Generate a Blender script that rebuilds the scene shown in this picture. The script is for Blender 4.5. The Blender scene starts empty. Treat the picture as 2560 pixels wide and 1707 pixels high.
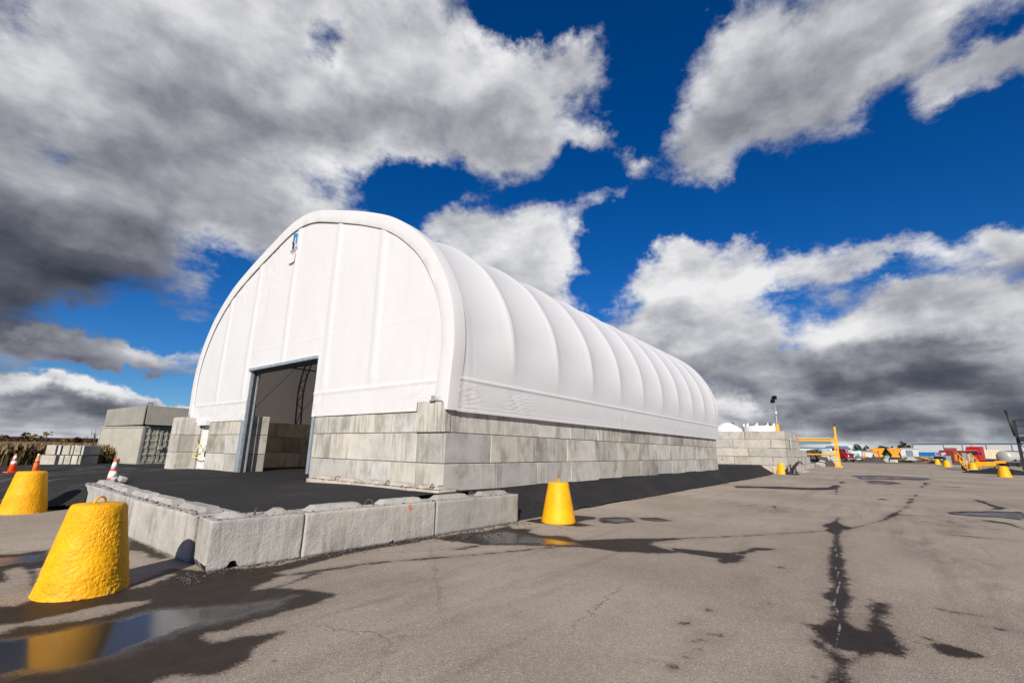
import bpy, bmesh, math, random
import numpy as np
from mathutils import Vector, Matrix, noise as mnoise

# ---------------------------------------------------------------- camera
SC = bpy.context.scene
COL = SC.collection
rad = math.radians
CAM = np.array([-8.14342561, -8.31020924, 1.10963167])       # metres; X runs along the shed's long wall, Y along its front wall
CR = np.array([0.60762061, -0.79401885, 0.01820044])          # camera right / up / forward
CU = np.array([-0.19251648, -0.1250128, 0.97329811])
CF = np.array([0.77054176, 0.59489987, 0.22882207])
FPX = 1151.7854                                              # focal length in photo pixels (2560 wide)
cam_data = bpy.data.cameras.new('camera')
cam_data.sensor_width = 36.0
cam_data.lens = FPX / 2560 * 36.0
cam_data.clip_start = 0.05
cam_data.clip_end = 20000
cam = bpy.data.objects.new('camera', cam_data)
COL.objects.link(cam)
cam.matrix_world = Matrix(((CR[0], CU[0], -CF[0], CAM[0]), (CR[1], CU[1], -CF[1], CAM[1]), (CR[2], CU[2], -CF[2], CAM[2]), (0, 0, 0, 1)))
SC.camera = cam
SC.view_settings.view_transform = 'Standard'
SC.view_settings.look = 'None'
SC.view_settings.exposure = 0.3
SC.view_settings.gamma = 1.0
SC.render.engine = 'CYCLES'
SC.cycles.max_bounces = 6
SC.cycles.diffuse_bounces = 3
SC.cycles.glossy_bounces = 3
SC.cycles.transparent_max_bounces = 8
SC.cycles.use_denoising = True

# ---------------------------------------------------------------- pixel helpers (photo pixels -> directions / ground points)
def ray(px, py):
    return CF + CR * (px - 1280) / FPX - CU * (py - 853.5) / FPX
FH = np.array([0.79154, 0.61112])                            # horizontal forward
LOT = -0.6
def lot_z(x, y):
    """height of the yard: level near the shed, rising gently beyond 38 m"""
    s = (x - CAM[0]) * FH[0] + (y - CAM[1]) * FH[1]
    return LOT + 0.012 * np.clip(s - 38, 0, 66)
def on_plane(px, py, axis, val):
    d = ray(px, py); t = (val - CAM[axis]) / d[axis]
    return CAM + t * d
def on_lot(px, py):
    z = LOT
    for _ in range(30):
        p = on_plane(px, py, 2, z)
        z = 0.5 * z + 0.5 * float(lot_z(p[0], p[1]))
    return on_plane(px, py, 2, z)
def at_depth(px, depth, py=None):
    """point at a given forward distance in the pixel's column, on the yard when no row is given"""
    if py is not None:
        return CAM + ray(px, py) * depth
    p = CAM + ray(px, 1124 + (px - 1280) * 0.0187) * depth
    return np.array([p[0], p[1], float(lot_z(p[0], p[1]))])

# ---------------------------------------------------------------- sun
SUN_DIR = Vector((0.757, 0.450, -0.478)).normalized()          # the way the light travels
sun_data = bpy.data.lights.new('sun', 'SUN')
sun_data.energy = 5.0
sun_data.angle = rad(0.53)
sun_data.color = (1.0, 0.935, 0.86)
sun = bpy.data.objects.new('sun', sun_data)
COL.objects.link(sun)
sun.rotation_euler = SUN_DIR.to_track_quat('-Z', 'Y').to_euler()
SUN_EL = math.asin(-SUN_DIR.z)
SUN_AZ = math.atan2(-SUN_DIR.x, -SUN_DIR.y)                   # clockwise from +Y

# ---------------------------------------------------------------- sky: Nishita blue with broken cumulus (world-direction noise)
world = bpy.data.worlds.new('World')
SC.world = world
world.use_nodes = True
WT = world.node_tree
WT.nodes.clear()
def nd(tree, kind, **kw):
    n = tree.nodes.new(kind)
    for k, v in kw.items():
        if k == 'inp':
            for kk, vv in v.items():
                n.inputs[kk].default_value = vv
        else:
            setattr(n, k, v)
    return n
def lk(tree, a, b):
    tree.links.new(a, b)
def math_n(tree, op, a, b=None, c=None, clamp=False):
    n = nd(tree, 'ShaderNodeMath', operation=op, use_clamp=clamp)
    for i, v in enumerate((a, b, c)):
        if v is None: continue
        if isinstance(v, (int, float)): n.inputs[i].default_value = v
        else: lk(tree, v, n.inputs[i])
    return n.outputs[0]
def vmath(tree, op, a, b=None, scale=None):
    n = nd(tree, 'ShaderNodeVectorMath', operation=op)
    for i, v in enumerate((a, b)):
        if v is None: continue
        if isinstance(v, (tuple, list)): n.inputs[i].default_value = v
        else: lk(tree, v, n.inputs[i])
    if scale is not None:
        if isinstance(scale, (int, float)): n.inputs['Scale'].default_value = scale
        else: lk(tree, scale, n.inputs['Scale'])
    return n.outputs['Value'] if op in ('LENGTH', 'DOT_PRODUCT', 'DISTANCE') else n.outputs['Vector']
def maprange(tree, v, a, b, c=0.0, d=1.0, smooth=True):
    n = nd(tree, 'ShaderNodeMapRange', interpolation_type='SMOOTHSTEP' if smooth else 'LINEAR')
    n.inputs['From Min'].default_value = a; n.inputs['From Max'].default_value = b
    n.inputs['To Min'].default_value = c; n.inputs['To Max'].default_value = d
    lk(tree, v, n.inputs['Value'])
    return n.outputs['Result']
def mixc(tree, fac, a, b, blend='MIX'):
    n = nd(tree, 'ShaderNodeMix', data_type='RGBA', blend_type=blend)
    for s, v in ((0, fac), (6, a), (7, b)):
        if isinstance(v, (int, float)): n.inputs[s].default_value = v
        elif isinstance(v, (tuple, list)): n.inputs[s].default_value = (*v, 1) if len(v) == 3 else v
        else: lk(tree, v, n.inputs[s])
    return n.outputs[2]
def ramp(tree, fac, stops, interp='LINEAR'):
    n = nd(tree, 'ShaderNodeValToRGB')
    n.color_ramp.interpolation = interp
    e = n.color_ramp.elements
    while len(e) < len(stops): e.new(0.5)
    for i, (p, c) in enumerate(stops):
        e[i].position = p
        e[i].color = (*c, 1) if len(c) == 3 else c
    lk(tree, fac, n.inputs[0])
    return n.outputs[0]
def noise_n(tree, vec, scale, detail=5, rough=0.55, lac=2.0, dist=0.0, dims='3D'):
    n = nd(tree, 'ShaderNodeTexNoise', noise_dimensions=dims)
    n.inputs['Scale'].default_value = scale; n.inputs['Detail'].default_value = detail
    n.inputs['Roughness'].default_value = rough; n.inputs['Lacunarity'].default_value = lac
    n.inputs['Distortion'].default_value = dist
    if vec is not None: lk(tree, vec, n.inputs['Vector'])
    return n

def az_el(px, py):
    d = ray(px, py); d = d / np.linalg.norm(d)
    return math.atan2(d[1], d[0]), math.asin(d[2])
# cloud masses seen in the photograph: centre, half-axes and tilt in display pixels (2352 wide), weight
D2P = 2560 / 2352
CLOUDS = [
 (150, 250, 760, 480, 0, 0.44), (-60, 560, 640, 250, -6, 0.36), (560, 430, 330, 200, 25, 0.24), (-900, 300, 900, 800, 0, 0.25),
 (800, 170, 330, 330, -20, 0.26), (1060, 170, 330, 200, -5, 0.36), (1280, 130, 190, 80, -28, 0.26), (980, 320, 260, 80, 0, 0.24), (1230, 330, 130, 110, 40, .17),
 (1900, 30, 340, 150, -28, 0.46), (1720, 210, 230, 190, -50, 0.42), (1640, 340, 190, 90, -15, 0.26), (1990, 90, 260, 130, -35, 0.22),
 (2240, 180, 200, 60, -28, 0.46), (2440, 110, 170, 80, -20, 0.3),
 (1405, 345, 85, 50, 15, 0.50), (1420, 440, 95, 48, -40, 0.46), (1200, 390, 120, 90, 35, .30), (1760, 510, 110, 34, -12, 0.50), (2330, 525, 90, 45, 0, 0.50), (1350, 500, 80, 30, -30, .2),
 (1230, 600, 190, 110, 5, 0.66), (1050, 500, 120, 85, -35, 0.60),
 (1540, 720, 300, 170, 12, 0.56), (1600, 615, 180, 65, 0, 0.32), (1850, 625, 180, 55, 0, 0.30), (2080, 610, 170, 36, -12, 0.32),
 (2050, 810, 430, 140, -4, 0.50), (2330, 720, 280, 140, -18, 0.52), (1750, 880, 560, 120, 5, 0.40), (2200, 930, 700, 110, 0, 0.50),
 (180, 835, 340, 50, 4, 0.50), (90, 925, 270, 45, 3, 0.42), (390, 925, 75, 28, 0, 0.48), (100, 985, 500, 50, 0, 0.40),
]
CLEARS = [
 (1430, 20, 330, 100, -5, 0.44), (1120, 430, 330, 60, -8, 0.36), (1560, 490, 330, 90, 0, 0.36), (2000, 420, 420, 170, -6, 0.42), (1460, 170, 90, 220, 20, 0.34),
 (735, 90, 50, 70, 0, 0.42), (2270, 30, 150, 80, -30, 0.25), (350, 775, 200, 32, 0, 0.52), (290, 885, 280, 26, 2, 0.60), (545, 640, 80, 70, 0, 0.36), (1400, 640, 85, 95, 30, .80), (1330, 690, 90, 50, 40, .35), (1430, 560, 110, 60, 0, .35), (1620, 520, 150, 60, 0, .2),
 (1790, 745, 120, 55, 10, 0.42), (2100, 650, 190, 40, -10, 0.36), (1180, 20, 90, 50, 0, .30), (2090, 240, 130, 130, -40, .24), (130, 10, 120, 40, 0, .2), (900, 430, 90, 90, 0, .22), (1350, 380, 70, 60, 0, .2),
]
# how deep and dark a mass is (heavy bases) or how sunlit (white tops)
DARKS = [
 (40, 700, 520, 190, -5, 0.42), (200, 520, 600, 200, 0, 0.08), (2350, 930, 640, 55, 0, 0.19), (2250, 990, 520, 40, 0, 0.12), (1750, 920, 300, 50, 0, 0.14),
 (2150, 850, 300, 50, 0, 0.10), (1720, 270, 210, 110, -40, 0.10), (200, 865, 280, 26, 0, 0.15), (1000, 300, 280, 70, 0, .05), (420, 330, 260, 120, 0, .03), (100, 960, 400, 20, 0, .1),
]
LIGHTS = [
 (1230, 580, 200, 100, 0, 0.16), (1500, 690, 300, 150, 0, 0.12), (1600, 600, 200, 60, 0, .12), (2050, 770, 300, 50, -6, 0.18), (2330, 680, 220, 70, -20, 0.20), (1130, 130, 330, 140, -20, 0.10), (820, 400, 150, 90, 0, 0.18),
 (640, 80, 280, 150, 0, 0.14), (530, 630, 100, 90, 0, .2), (1690, 935, 90, 26, 0, 0.3), (120, 915, 260, 26, 0, 0.28), (2240, 170, 200, 60, -28, 0.12), (60, 800, 110, 20, 0, .2), (200, 130, 260, 130, 0, .08), (1650, 60, 120, 100, 0, .12), (1410, 380, 120, 120, 0, .1),
]
def blob_sum(g, ae, lists):
    tot = None
    for sgn, lst in lists:
        for (x, y, a, b, rot, w) in lst:
            x, y = x * D2P, y * D2P
            p0 = az_el(x, y)
            t = rad(rot)
            e1 = az_el(x + a * D2P * math.cos(t) * .5, y + a * D2P * math.sin(t) * .5)
            e2 = az_el(x - b * D2P * math.sin(t) * .5, y + b * D2P * math.cos(t) * .5)
            v1 = (2 * (e1[0] - p0[0]), 2 * (e1[1] - p0[1])); v2 = (2 * (e2[0] - p0[0]), 2 * (e2[1] - p0[1]))
            mp = nd(g, 'ShaderNodeMapping', vector_type='TEXTURE')
            mp.inputs['Location'].default_value = (p0[0], p0[1], 0)
            mp.inputs['Rotation'].default_value = (0, 0, math.atan2(v1[1], v1[0]))
            mp.inputs['Scale'].default_value = (math.hypot(*v1), max(1e-3, math.hypot(*v2)), 1)
            lk(g, ae, mp.inputs['Vector'])
            r = vmath(g, 'LENGTH', mp.outputs[0])
            m = maprange(g, r, 1.55, 0.10, 0.0, sgn * w * 1.12)
            tot = m if tot is None else math_n(g, 'ADD', tot, m)
    return tot
def new_group(name, outs):
    g = bpy.data.node_groups.new(name, 'ShaderNodeTree')
    g.interface.new_socket('Vector', in_out='INPUT', socket_type='NodeSocketVector')
    for o in outs: g.interface.new_socket(o, in_out='OUTPUT', socket_type='NodeSocketFloat')
    return g, g.nodes.new('NodeGroupInput').outputs[0], g.nodes.new('NodeGroupOutput')
def cloud_noise_group(name, d1, d2, r1=0.57, r2=0.60):
    g, vin, go = new_group(name, ['Density'])
    d = vmath(g, 'NORMALIZE', vin)
    sep = nd(g, 'ShaderNodeSeparateXYZ'); lk(g, d, sep.inputs[0])
    # clouds lie on a high sheet: flatten the direction onto it so they foreshorten towards the horizon
    zz = math_n(g, 'ADD', math_n(g, 'MAXIMUM', sep.outputs[2], 0.0), 0.14)
    flat = nd(g, 'ShaderNodeCombineXYZ')
    lk(g, math_n(g, 'DIVIDE', sep.outputs[0], zz), flat.inputs[0])
    lk(g, math_n(g, 'DIVIDE', sep.outputs[1], zz), flat.inputs[1])
    wob = noise_n(g, d, 6.0, 3, 0.6)
    wv = vmath(g, 'SCALE', vmath(g, 'SUBTRACT', wob.outputs['Color'], (0.5, 0.5, 0.5)), scale=0.25)
    n1 = noise_n(g, vmath(g, 'ADD', flat.outputs[0], wv), 1.3, d1, r1)
    n2 = noise_n(g, vmath(g, 'MULTIPLY', d, (1, 1, 1.7)), 6.0, d2, r2, 2.1, 0.1)
    tot = math_n(g, 'ADD', math_n(g, 'MULTIPLY', math_n(g, 'SUBTRACT', n1.outputs[0], 0.5), 1.05), math_n(g, 'MULTIPLY', math_n(g, 'SUBTRACT', n2.outputs[0], 0.5), 1.0))
    lk(g, tot, go.inputs[0])
    return g
tc = nd(WT, 'ShaderNodeTexCoord')
DIRN = tc.outputs['Generated']
sepw = nd(WT, 'ShaderNodeSeparateXYZ'); lk(WT, DIRN, sepw.inputs[0])
azel = nd(WT, 'ShaderNodeCombineXYZ')
lk(WT, math_n(WT, 'ARCTAN2', sepw.outputs[1], sepw.outputs[0]), azel.inputs[0])
lk(WT, math_n(WT, 'ARCSINE', sepw.outputs[2]), azel.inputs[1])
wobw = noise_n(WT, DIRN, 3.6, 7, 0.62)
AE = vmath(WT, 'ADD', azel.outputs[0], vmath(WT, 'SCALE', vmath(WT, 'SUBTRACT', wobw.outputs['Color'], (0.5, 0.5, 0.5)), scale=0.26))
bias = math_n(WT, 'ADD', blob_sum(WT, AE, ((1, CLOUDS), (-1, CLEARS))), -0.10)
tone = blob_sum(WT, AE, ((1, DARKS), (-1, LIGHTS)))
CG = cloud_noise_group('cloud_noise', 12, 11, 0.60, 0.64)
CS = cloud_noise_group('cloud_noise_soft', 5, 6, 0.52, 0.55)
def cloud_at(grp, offset):
    n = nd(WT, 'ShaderNodeGroup'); n.node_tree = grp
    lk(WT, vmath(WT, 'ADD', DIRN, offset) if offset else DIRN, n.inputs[0])
    return n.outputs[0]
n0 = cloud_at(CG, None)
s0 = cloud_at(CS, None)
s_up = cloud_at(CS, tuple(-0.02 * SUN_DIR + Vector((0, 0, 0.032))))
lowband = maprange(WT, sepw.outputs[2], 0.17, 0.03, 0.0, 0.34)
d0 = math_n(WT, 'ADD', math_n(WT, 'ADD', math_n(WT, 'MULTIPLY', n0, 1.42), bias), lowband)
alpha = math_n(WT, 'POWER', maprange(WT, d0, -0.10, 0.42), 0.90)
# cloud light: thin edges and sunward, upward faces bright; thick bases dark
thick = maprange(WT, d0, 0.10, 1.1, 0.0, 0.17)
relief = math_n(WT, 'MULTIPLY', math_n(WT, 'SUBTRACT', s_up, s0), 0.85)
grain = math_n(WT, 'MULTIPLY', math_n(WT, 'SUBTRACT', n0, s0), -0.22)
soft = math_n(WT, 'MULTIPLY', s0, 0.16)
shade = math_n(WT, 'ADD', math_n(WT, 'ADD', math_n(WT, 'ADD', thick, math_n(WT, 'ADD', relief, math_n(WT, 'ADD', grain, soft))), tone), 0.215)
cloud_col = ramp(WT, shade, [(0.0, (0.86, 0.86, 0.87)), (0.13, (0.65, 0.655, 0.68)), (0.30, (0.395, 0.405, 0.445)), (0.46, (0.235, 0.245, 0.285)), (0.64, (0.115, 0.124, 0.156)), (0.9, (0.042, 0.049, 0.072))])
sky = nd(WT, 'ShaderNodeTexSky', sky_type='NISHITA')
sky.sun_disc = False
sky.sun_elevation = SUN_EL
sky.sun_rotation = SUN_AZ
sky.altitude = 300
sky.air_density = 1.0
sky.dust_density = 0.2
sky.ozone_density = 4.0
hsv = nd(WT, 'ShaderNodeHueSaturation')
hsv.inputs['Saturation'].default_value = 1.35
lk(WT, sky.outputs[0], hsv.inputs['Color'])
bg_sky = nd(WT, 'ShaderNodeBackground'); bg_sky.inputs['Strength'].default_value = 0.060
lk(WT, mixc(WT, 1.0, hsv.outputs[0], (0.60, 0.86, 1.18), 'MULTIPLY'), bg_sky.inputs['Color'])
bg_cl = nd(WT, 'ShaderNodeBackground'); bg_cl.inputs['Strength'].default_value = 0.80
lk(WT, cloud_col, bg_cl.inputs['Color'])
mx = nd(WT, 'ShaderNodeMixShader')
lk(WT, alpha, mx.inputs[0]); lk(WT, bg_sky.outputs[0], mx.inputs[1]); lk(WT, bg_cl.outputs[0], mx.inputs[2])
wo = nd(WT, 'ShaderNodeOutputWorld'); lk(WT, mx.outputs[0], wo.inputs['Surface'])
world.cycles.sampling_method = 'MANUAL'
world.cycles.sample_map_resolution = 512

# ---------------------------------------------------------------- mesh helpers
class MB:
    """collects boxes, tubes, lathes and grids; build() links them as one mesh object"""
    def __init__(self):
        self.v = []; self.f = []; self.mi = []; self.m = 0; self.sm = []; self.smooth = False
    def add(self, verts, faces, M=None):
        o = len(self.v)
        for p in verts:
            p = Vector(p)
            self.v.append(tuple(M @ p) if M is not None else tuple(p))
        for f in faces:
            self.f.append(tuple(i + o for i in f)); self.mi.append(self.m); self.sm.append(self.smooth)
        return self
    def box(self, c, s, M=None, taper=(1, 1)):
        x, y, z = c; a, b, h = s[0] / 2, s[1] / 2, s[2] / 2
        vs = []
        for k, dz in ((0, -h), (1, h)):
            ta = taper[0] if k else 1; tb = taper[1] if k else 1
            vs += [(x - a * ta, y - b * tb, z + dz), (x + a * ta, y - b * tb, z + dz), (x + a * ta, y + b * tb, z + dz), (x - a * ta, y + b * tb, z + dz)]
        return self.add(vs, [(3, 2, 1, 0), (4, 5, 6, 7), (0, 1, 5, 4), (1, 2, 6, 5), (2, 3, 7, 6), (3, 0, 4, 7)], M)
    def bar(self, p, q, w, h=None, up=(0, 0, 1)):
        p, q = Vector(p), Vector(q); h = h or w
        d = (q - p); L = d.length; d.normalize()
        u = Vector(up)
        if abs(d.dot(u)) > 0.98: u = Vector((1, 0, 0))
        s = d.cross(u).normalized(); u = s.cross(d)
        M = Matrix(((s.x, d.x, u.x, 0), (s.y, d.y, u.y, 0), (s.z, d.z, u.z, 0), (0, 0, 0, 1)))
        M.translation = (p + q) / 2
        return self.box((0, 0, 0), (w, L, h), M)
    def tube(self, path, r, n=8, cap=True, closed=False):
        path = [Vector(p) for p in path]; m = len(path)
        rs = r if isinstance(r, (list, tuple)) else [r] * m
        vs = []; prev = None
        for i, p in enumerate(path):
            if closed: d = path[(i + 1) % m] - path[i - 1]
            else: d = path[min(i + 1, m - 1)] - path[max(i - 1, 0)]
            d.normalize()
            if prev is None:
                u = Vector((0, 0, 1)) if abs(d.z) < 0.9 else Vector((1, 0, 0))
            else: u = prev
            s = d.cross(u).normalized(); u = s.cross(d).normalized(); prev = u
            for k in range(n):
                a = 2 * math.pi * k / n
                vs.append(p + (s * math.cos(a) + u * math.sin(a)) * rs[i])
        fs = []
        for i in range(m if closed else m - 1):
            j = (i + 1) % m
            for k in range(n):
                l = (k + 1) % n
                fs.append((i * n + k, i * n + l, j * n + l, j * n + k))
        if cap and not closed:
            fs.append(tuple(range(n - 1, -1, -1))); fs.append(tuple((m - 1) * n + k for k in range(n)))
        return self.add(vs, fs)
    def cyl(self, p, q, r, n=16, r2=None):
        return self.tube([p, q], [r, r if r2 is None else r2], n)
    def lathe(self, prof, n=24, M=None, fn=None):
        vs = []; fs = []
        for (r, z) in prof:
            for k in range(n):
                a = 2 * math.pi * k / n
                p = Vector((r * math.cos(a), r * math.sin(a), z))
                vs.append(fn(p) if fn else p)
        for i in range(len(prof) - 1):
            for k in range(n):
                l = (k + 1) % n
                fs.append((i * n + k, i * n + l, (i + 1) * n + l, (i + 1) * n + k))
        fs.append(tuple(range(n - 1, -1, -1))); fs.append(tuple((len(prof) - 1) * n + k for k in range(n)))
        return self.add(vs, fs, M)
    def prism(self, poly, lo, hi, axis='y', M=None):
        n = len(poly); vs = []
        for t in (lo, hi):
            for (a, b) in poly:
                vs.append({'y': (a, t, b), 'x': (t, a, b), 'z': (a, b, t)}[axis])
        fs = [tuple(range(n - 1, -1, -1)), tuple(range(n, 2 * n))]
        for i in range(n):
            j = (i + 1) % n; fs.append((i, j, n + j, n + i))
        return self.add(vs, fs, M)
    def grid(self, pts):
        a, b = len(pts), len(pts[0])
        vs = [p for row in pts for p in row]
        fs = [(i * b + j, i * b + j + 1, (i + 1) * b + j + 1, (i + 1) * b + j) for i in range(a - 1) for j in range(b - 1)]
        return self.add(vs, fs)
    def mesh(self, name, mats, fix=True):
        me = bpy.data.meshes.new(name)
        me.from_pydata(self.v, [], self.f)
        for m in (mats if isinstance(mats, (list, tuple)) else [mats]): me.materials.append(m)
        me.polygons.foreach_set('material_index', self.mi)
        me.polygons.foreach_set('use_smooth', self.sm)
        if fix:
            bm = bmesh.new(); bm.from_mesh(me); bmesh.ops.recalc_face_normals(bm, faces=bm.faces); bm.to_mesh(me); bm.free()
        me.update()
        return me
    def build(self, name, mats, parent=None, fix=True):
        return link(name, self.mesh(name, mats, fix), parent)
def link(name, me, parent=None):
    o = bpy.data.objects.new(name, me); COL.objects.link(o)
    if parent is not None: o.parent = parent
    return o
def tag(o, label=None, cat=None, group=None, kind=None):
    if label: o['label'] = label
    if cat: o['category'] = cat
    if group: o['group'] = group
    if kind: o['kind'] = kind
    return o
def thing(name, label, cat, loc=(0, 0, 0), rz=0.0, group=None):
    o = bpy.data.objects.new(name, None); COL.objects.link(o)
    o.location = tuple(loc); o.rotation_euler = (0, 0, rz); o.empty_display_size = 0.2
    return tag(o, label, cat, group, 'thing')
def copy_tree(o, parent=None):
    c = o.copy(); COL.objects.link(c); c.parent = parent
    if parent is not None: c.matrix_parent_inverse = o.matrix_parent_inverse
    for ch in [x for x in COL.objects if x.parent == o]: copy_tree(ch, c)
    return c
def fbm(p, o=4, s=1.0):
    return mnoise.fractal(Vector(p) * s, 0.6, 2.0, o)
random.seed(7)

# ---------------------------------------------------------------- materials
def new_mat(name):
    m = bpy.data.materials.new(name); m.use_nodes = True
    t = m.node_tree; b = t.nodes['Principled BSDF']
    return m, t, b
def obj_vec(t, jitter=True):
    tcn = nd(t, 'ShaderNodeTexCoord')
    if not jitter: return tcn.outputs['Object'], None
    oi = nd(t, 'ShaderNodeObjectInfo')
    off = vmath(t, 'SCALE', (37.0, 19.0, 11.0), scale=oi.outputs['Random'])
    return vmath(t, 'ADD', tcn.outputs['Object'], off), oi.outputs['Random']
def bump(t, b, h, strength, dist=0.02, chain=None):
    n = nd(t, 'ShaderNodeBump'); n.inputs['Strength'].default_value = strength; n.inputs['Distance'].default_value = dist
    lk(t, h, n.inputs['Height'])
    if chain is not None: lk(t, chain, n.inputs['Normal'])
    lk(t, n.outputs[0], b.inputs['Normal'])
    return n.outputs[0]
def simple(name, col, rough=0.6, metal=0.0, var=0.18, scale=3.0, dirt=0.0, bmp=0.0, bscale=40.0, spec=0.5, objvar=0.0):
    m, t, b = new_mat(name)
    v, r = obj_vec(t)
    n = noise_n(t, v, scale, 6, 0.6)
    lo = tuple(c * (1 - var) for c in col); hi = tuple(min(1, c * (1 + var)) for c in col)
    c = ramp(t, n.outputs[0], [(0.3, lo), (0.7, hi)])
    if dirt:
        n2 = noise_n(t, vmath(t, 'MULTIPLY', v, (4, 4, 0.7)), 2.0, 6, 0.65)
        c = mixc(t, maprange(t, n2.outputs[0], 0.5, 0.75, 0, dirt), c, tuple(x * 0.35 for x in col))
    if objvar:
        c = mixc(t, 1.0, c, ramp(t, r, [(0, (1 - objvar,) * 3), (1, (1, 1, 1))]), 'MULTIPLY')
    lk(t, c, b.inputs['Base Color'])
    b.inputs['Roughness'].default_value = rough; b.inputs['Metallic'].default_value = metal
    b.inputs['Specular IOR Level'].default_value = spec
    if bmp:
        n3 = noise_n(t, v, bscale, 5, 0.6)
        bump(t, b, n3.outputs[0], bmp)
    return m
def concrete(name, base, streak, streak_amt, rust=0.0, bmp=0.35, objvar=0.30, pits=0.3):
    m, t, b = new_mat(name)
    v, r = obj_vec(t)
    n1 = noise_n(t, v, 1.6, 8, 0.62)
    c = ramp(t, n1.outputs[0], [(0.25, tuple(x * 0.74 for x in base)), (0.5, base), (0.78, tuple(min(1, x * 1.16) for x in base))])
    sv = vmath(t, 'MULTIPLY', v, (7, 7, 0.45))
    n2 = noise_n(t, sv, 1.3, 7, 0.62)
    pm = noise_n(t, v, 0.75, 3, 0.5)
    msk = math_n(t, 'MULTIPLY', maprange(t, n2.outputs[0], 0.44, 0.70), maprange(t, pm.outputs[0], 0.42, 0.62))
    c = mixc(t, math_n(t, 'MULTIPLY', msk, streak_amt), c, streak)
    blot = noise_n(t, vmath(t, 'MULTIPLY', v, (1, 1, 0.6)), 1.1, 6, 0.65)
    c = mixc(t, maprange(t, blot.outputs[0], 0.50, 0.66, 0, 0.75 * streak_amt), c, tuple(x * 0.85 for x in streak))
    tint = nd(t, 'ShaderNodeHueSaturation'); lk(t, c, tint.inputs['Color'])
    lk(t, maprange(t, math_n(t, 'FRACT', math_n(t, 'MULTIPLY', r, 7.31)), 0, 1, 0.6, 1.15, False), tint.inputs['Saturation'])
    c = tint.outputs[0]
    n5 = noise_n(t, vmath(t, 'MULTIPLY', v, (10, 10, 0.6)), 0.9, 5, 0.6)
    c = mixc(t, maprange(t, n5.outputs[0], 0.56, 0.72, 0, 0.30), c, tuple(min(1, x * 1.35) for x in base))
    if rust:
        n4 = noise_n(t, vmath(t, 'MULTIPLY', v, (2.2, 2.2, 0.5)), 0.8, 4, 0.5)
        c = mixc(t, maprange(t, n4.outputs[0], 0.60, 0.74, 0, rust), c, (0.42, 0.30, 0.14))
    c = mixc(t, 1.0, c, ramp(t, r, [(0, (1 - objvar, 1 - objvar, 1 - objvar * 1.12)), (1, (1.06, 1.06, 1.04))]), 'MULTIPLY')
    vo = nd(t, 'ShaderNodeTexVoronoi'); vo.inputs['Scale'].default_value = 34; lk(t, v, vo.inputs['Vector'])
    pn = noise_n(t, v, 5, 3)
    pit = math_n(t, 'MULTIPLY', maprange(t, vo.outputs['Distance'], 0.16, 0.05), maprange(t, pn.outputs[0], 0.5, 0.62))
    c = mixc(t, math_n(t, 'MULTIPLY', pit, pits), c, (0.10, 0.09, 0.08))
    lk(t, c, b.inputs['Base Color'])
    b.inputs['Roughness'].default_value = 0.88; b.inputs['Specular IOR Level'].default_value = 0.25
    fine = noise_n(t, v, 26, 7, 0.65)
    h = math_n(t, 'SUBTRACT', math_n(t, 'ADD', fine.outputs[0], math_n(t, 'MULTIPLY', noise_n(t, v, 5, 4).outputs[0], 1.2)), math_n(t, 'MULTIPLY', pit, 0.7))
    bump(t, b, h, bmp, 0.02)
    return m
M_WALL = concrete('wall_concrete', (0.475, 0.447, 0.395), (0.215, 0.190, 0.148), 0.85, rust=0.45)
M_BARRIER = concrete('barrier_concrete', (0.41, 0.382, 0.340), (0.235, 0.205, 0.165), 0.8, bmp=0.8, objvar=0.2, pits=0.8)
M_LEDGE = concrete('ledge_concrete', (0.416, 0.368, 0.312), (0.33, 0.27, 0.19), 0.6, bmp=0.5, objvar=0.08)
M_TANKWALL = concrete('tank_wall_concrete', (0.440, 0.408, 0.352), (0.33, 0.28, 0.2), 0.8, objvar=0.15, pits=0.1)
M_RUST = simple('rusty_steel', (0.10, 0.045, 0.028), 0.9, 0.0, 0.4, 20)
M_GALV = simple('galvanised_steel', (0.33, 0.37, 0.40), 0.5, 0.35, 0.2, 6, dirt=0.4)
M_TRUSS = simple('truss_steel', (0.085, 0.08, 0.075), 0.6, 0.2, 0.2, 6)
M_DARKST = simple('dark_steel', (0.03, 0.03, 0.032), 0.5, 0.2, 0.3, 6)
M_BLACK = simple('black_paint', (0.012, 0.012, 0.013), 0.5)
M_RUBBER = simple('rubber', (0.018, 0.018, 0.018), 0.85)
M_BEIGE = simple('beige_container_paint', (0.340, 0.319, 0.255), 0.55, 0.0, 0.10, 1.2, dirt=0.30)
M_BEIGE2 = simple('beige_bin_paint', (0.289, 0.272, 0.225), 0.55, 0.0, 0.12, 0.9, dirt=0.35)
M_WHITE = simple('white_paint', (0.629, 0.629, 0.612), 0.5, 0.0, 0.06, 2.0, dirt=0.10)
M_POLY = simple('white_poly_tank', (0.663, 0.654, 0.629), 0.45, 0.0, 0.05, 1.0, dirt=0.12)
M_ORANGE = simple('cone_orange', (0.82, 0.10, 0.015), 0.5, 0.0, 0.10, 8, dirt=0.15)
M_ORANGE2 = simple('faded_cone_orange', (0.85, 0.22, 0.05), 0.6, 0.0, 0.12, 8, dirt=0.2)
M_REFL = simple('reflective_band', (0.72, 0.74, 0.76), 0.4, 0.0, 0.08, 12, dirt=0.15)
M_CREAM = simple('cream_paint', (0.58, 0.50, 0.34), 0.55, 0.0, 0.10, 1.0, dirt=0.2)
M_RED = simple('red_truck_paint', (0.42, 0.010, 0.010), 0.32, 0.0, 0.08, 2)
M_OXIDE = simple('oxide_red_paint', (0.25, 0.035, 0.028), 0.6, 0.0, 0.25, 3, dirt=0.35)
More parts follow.
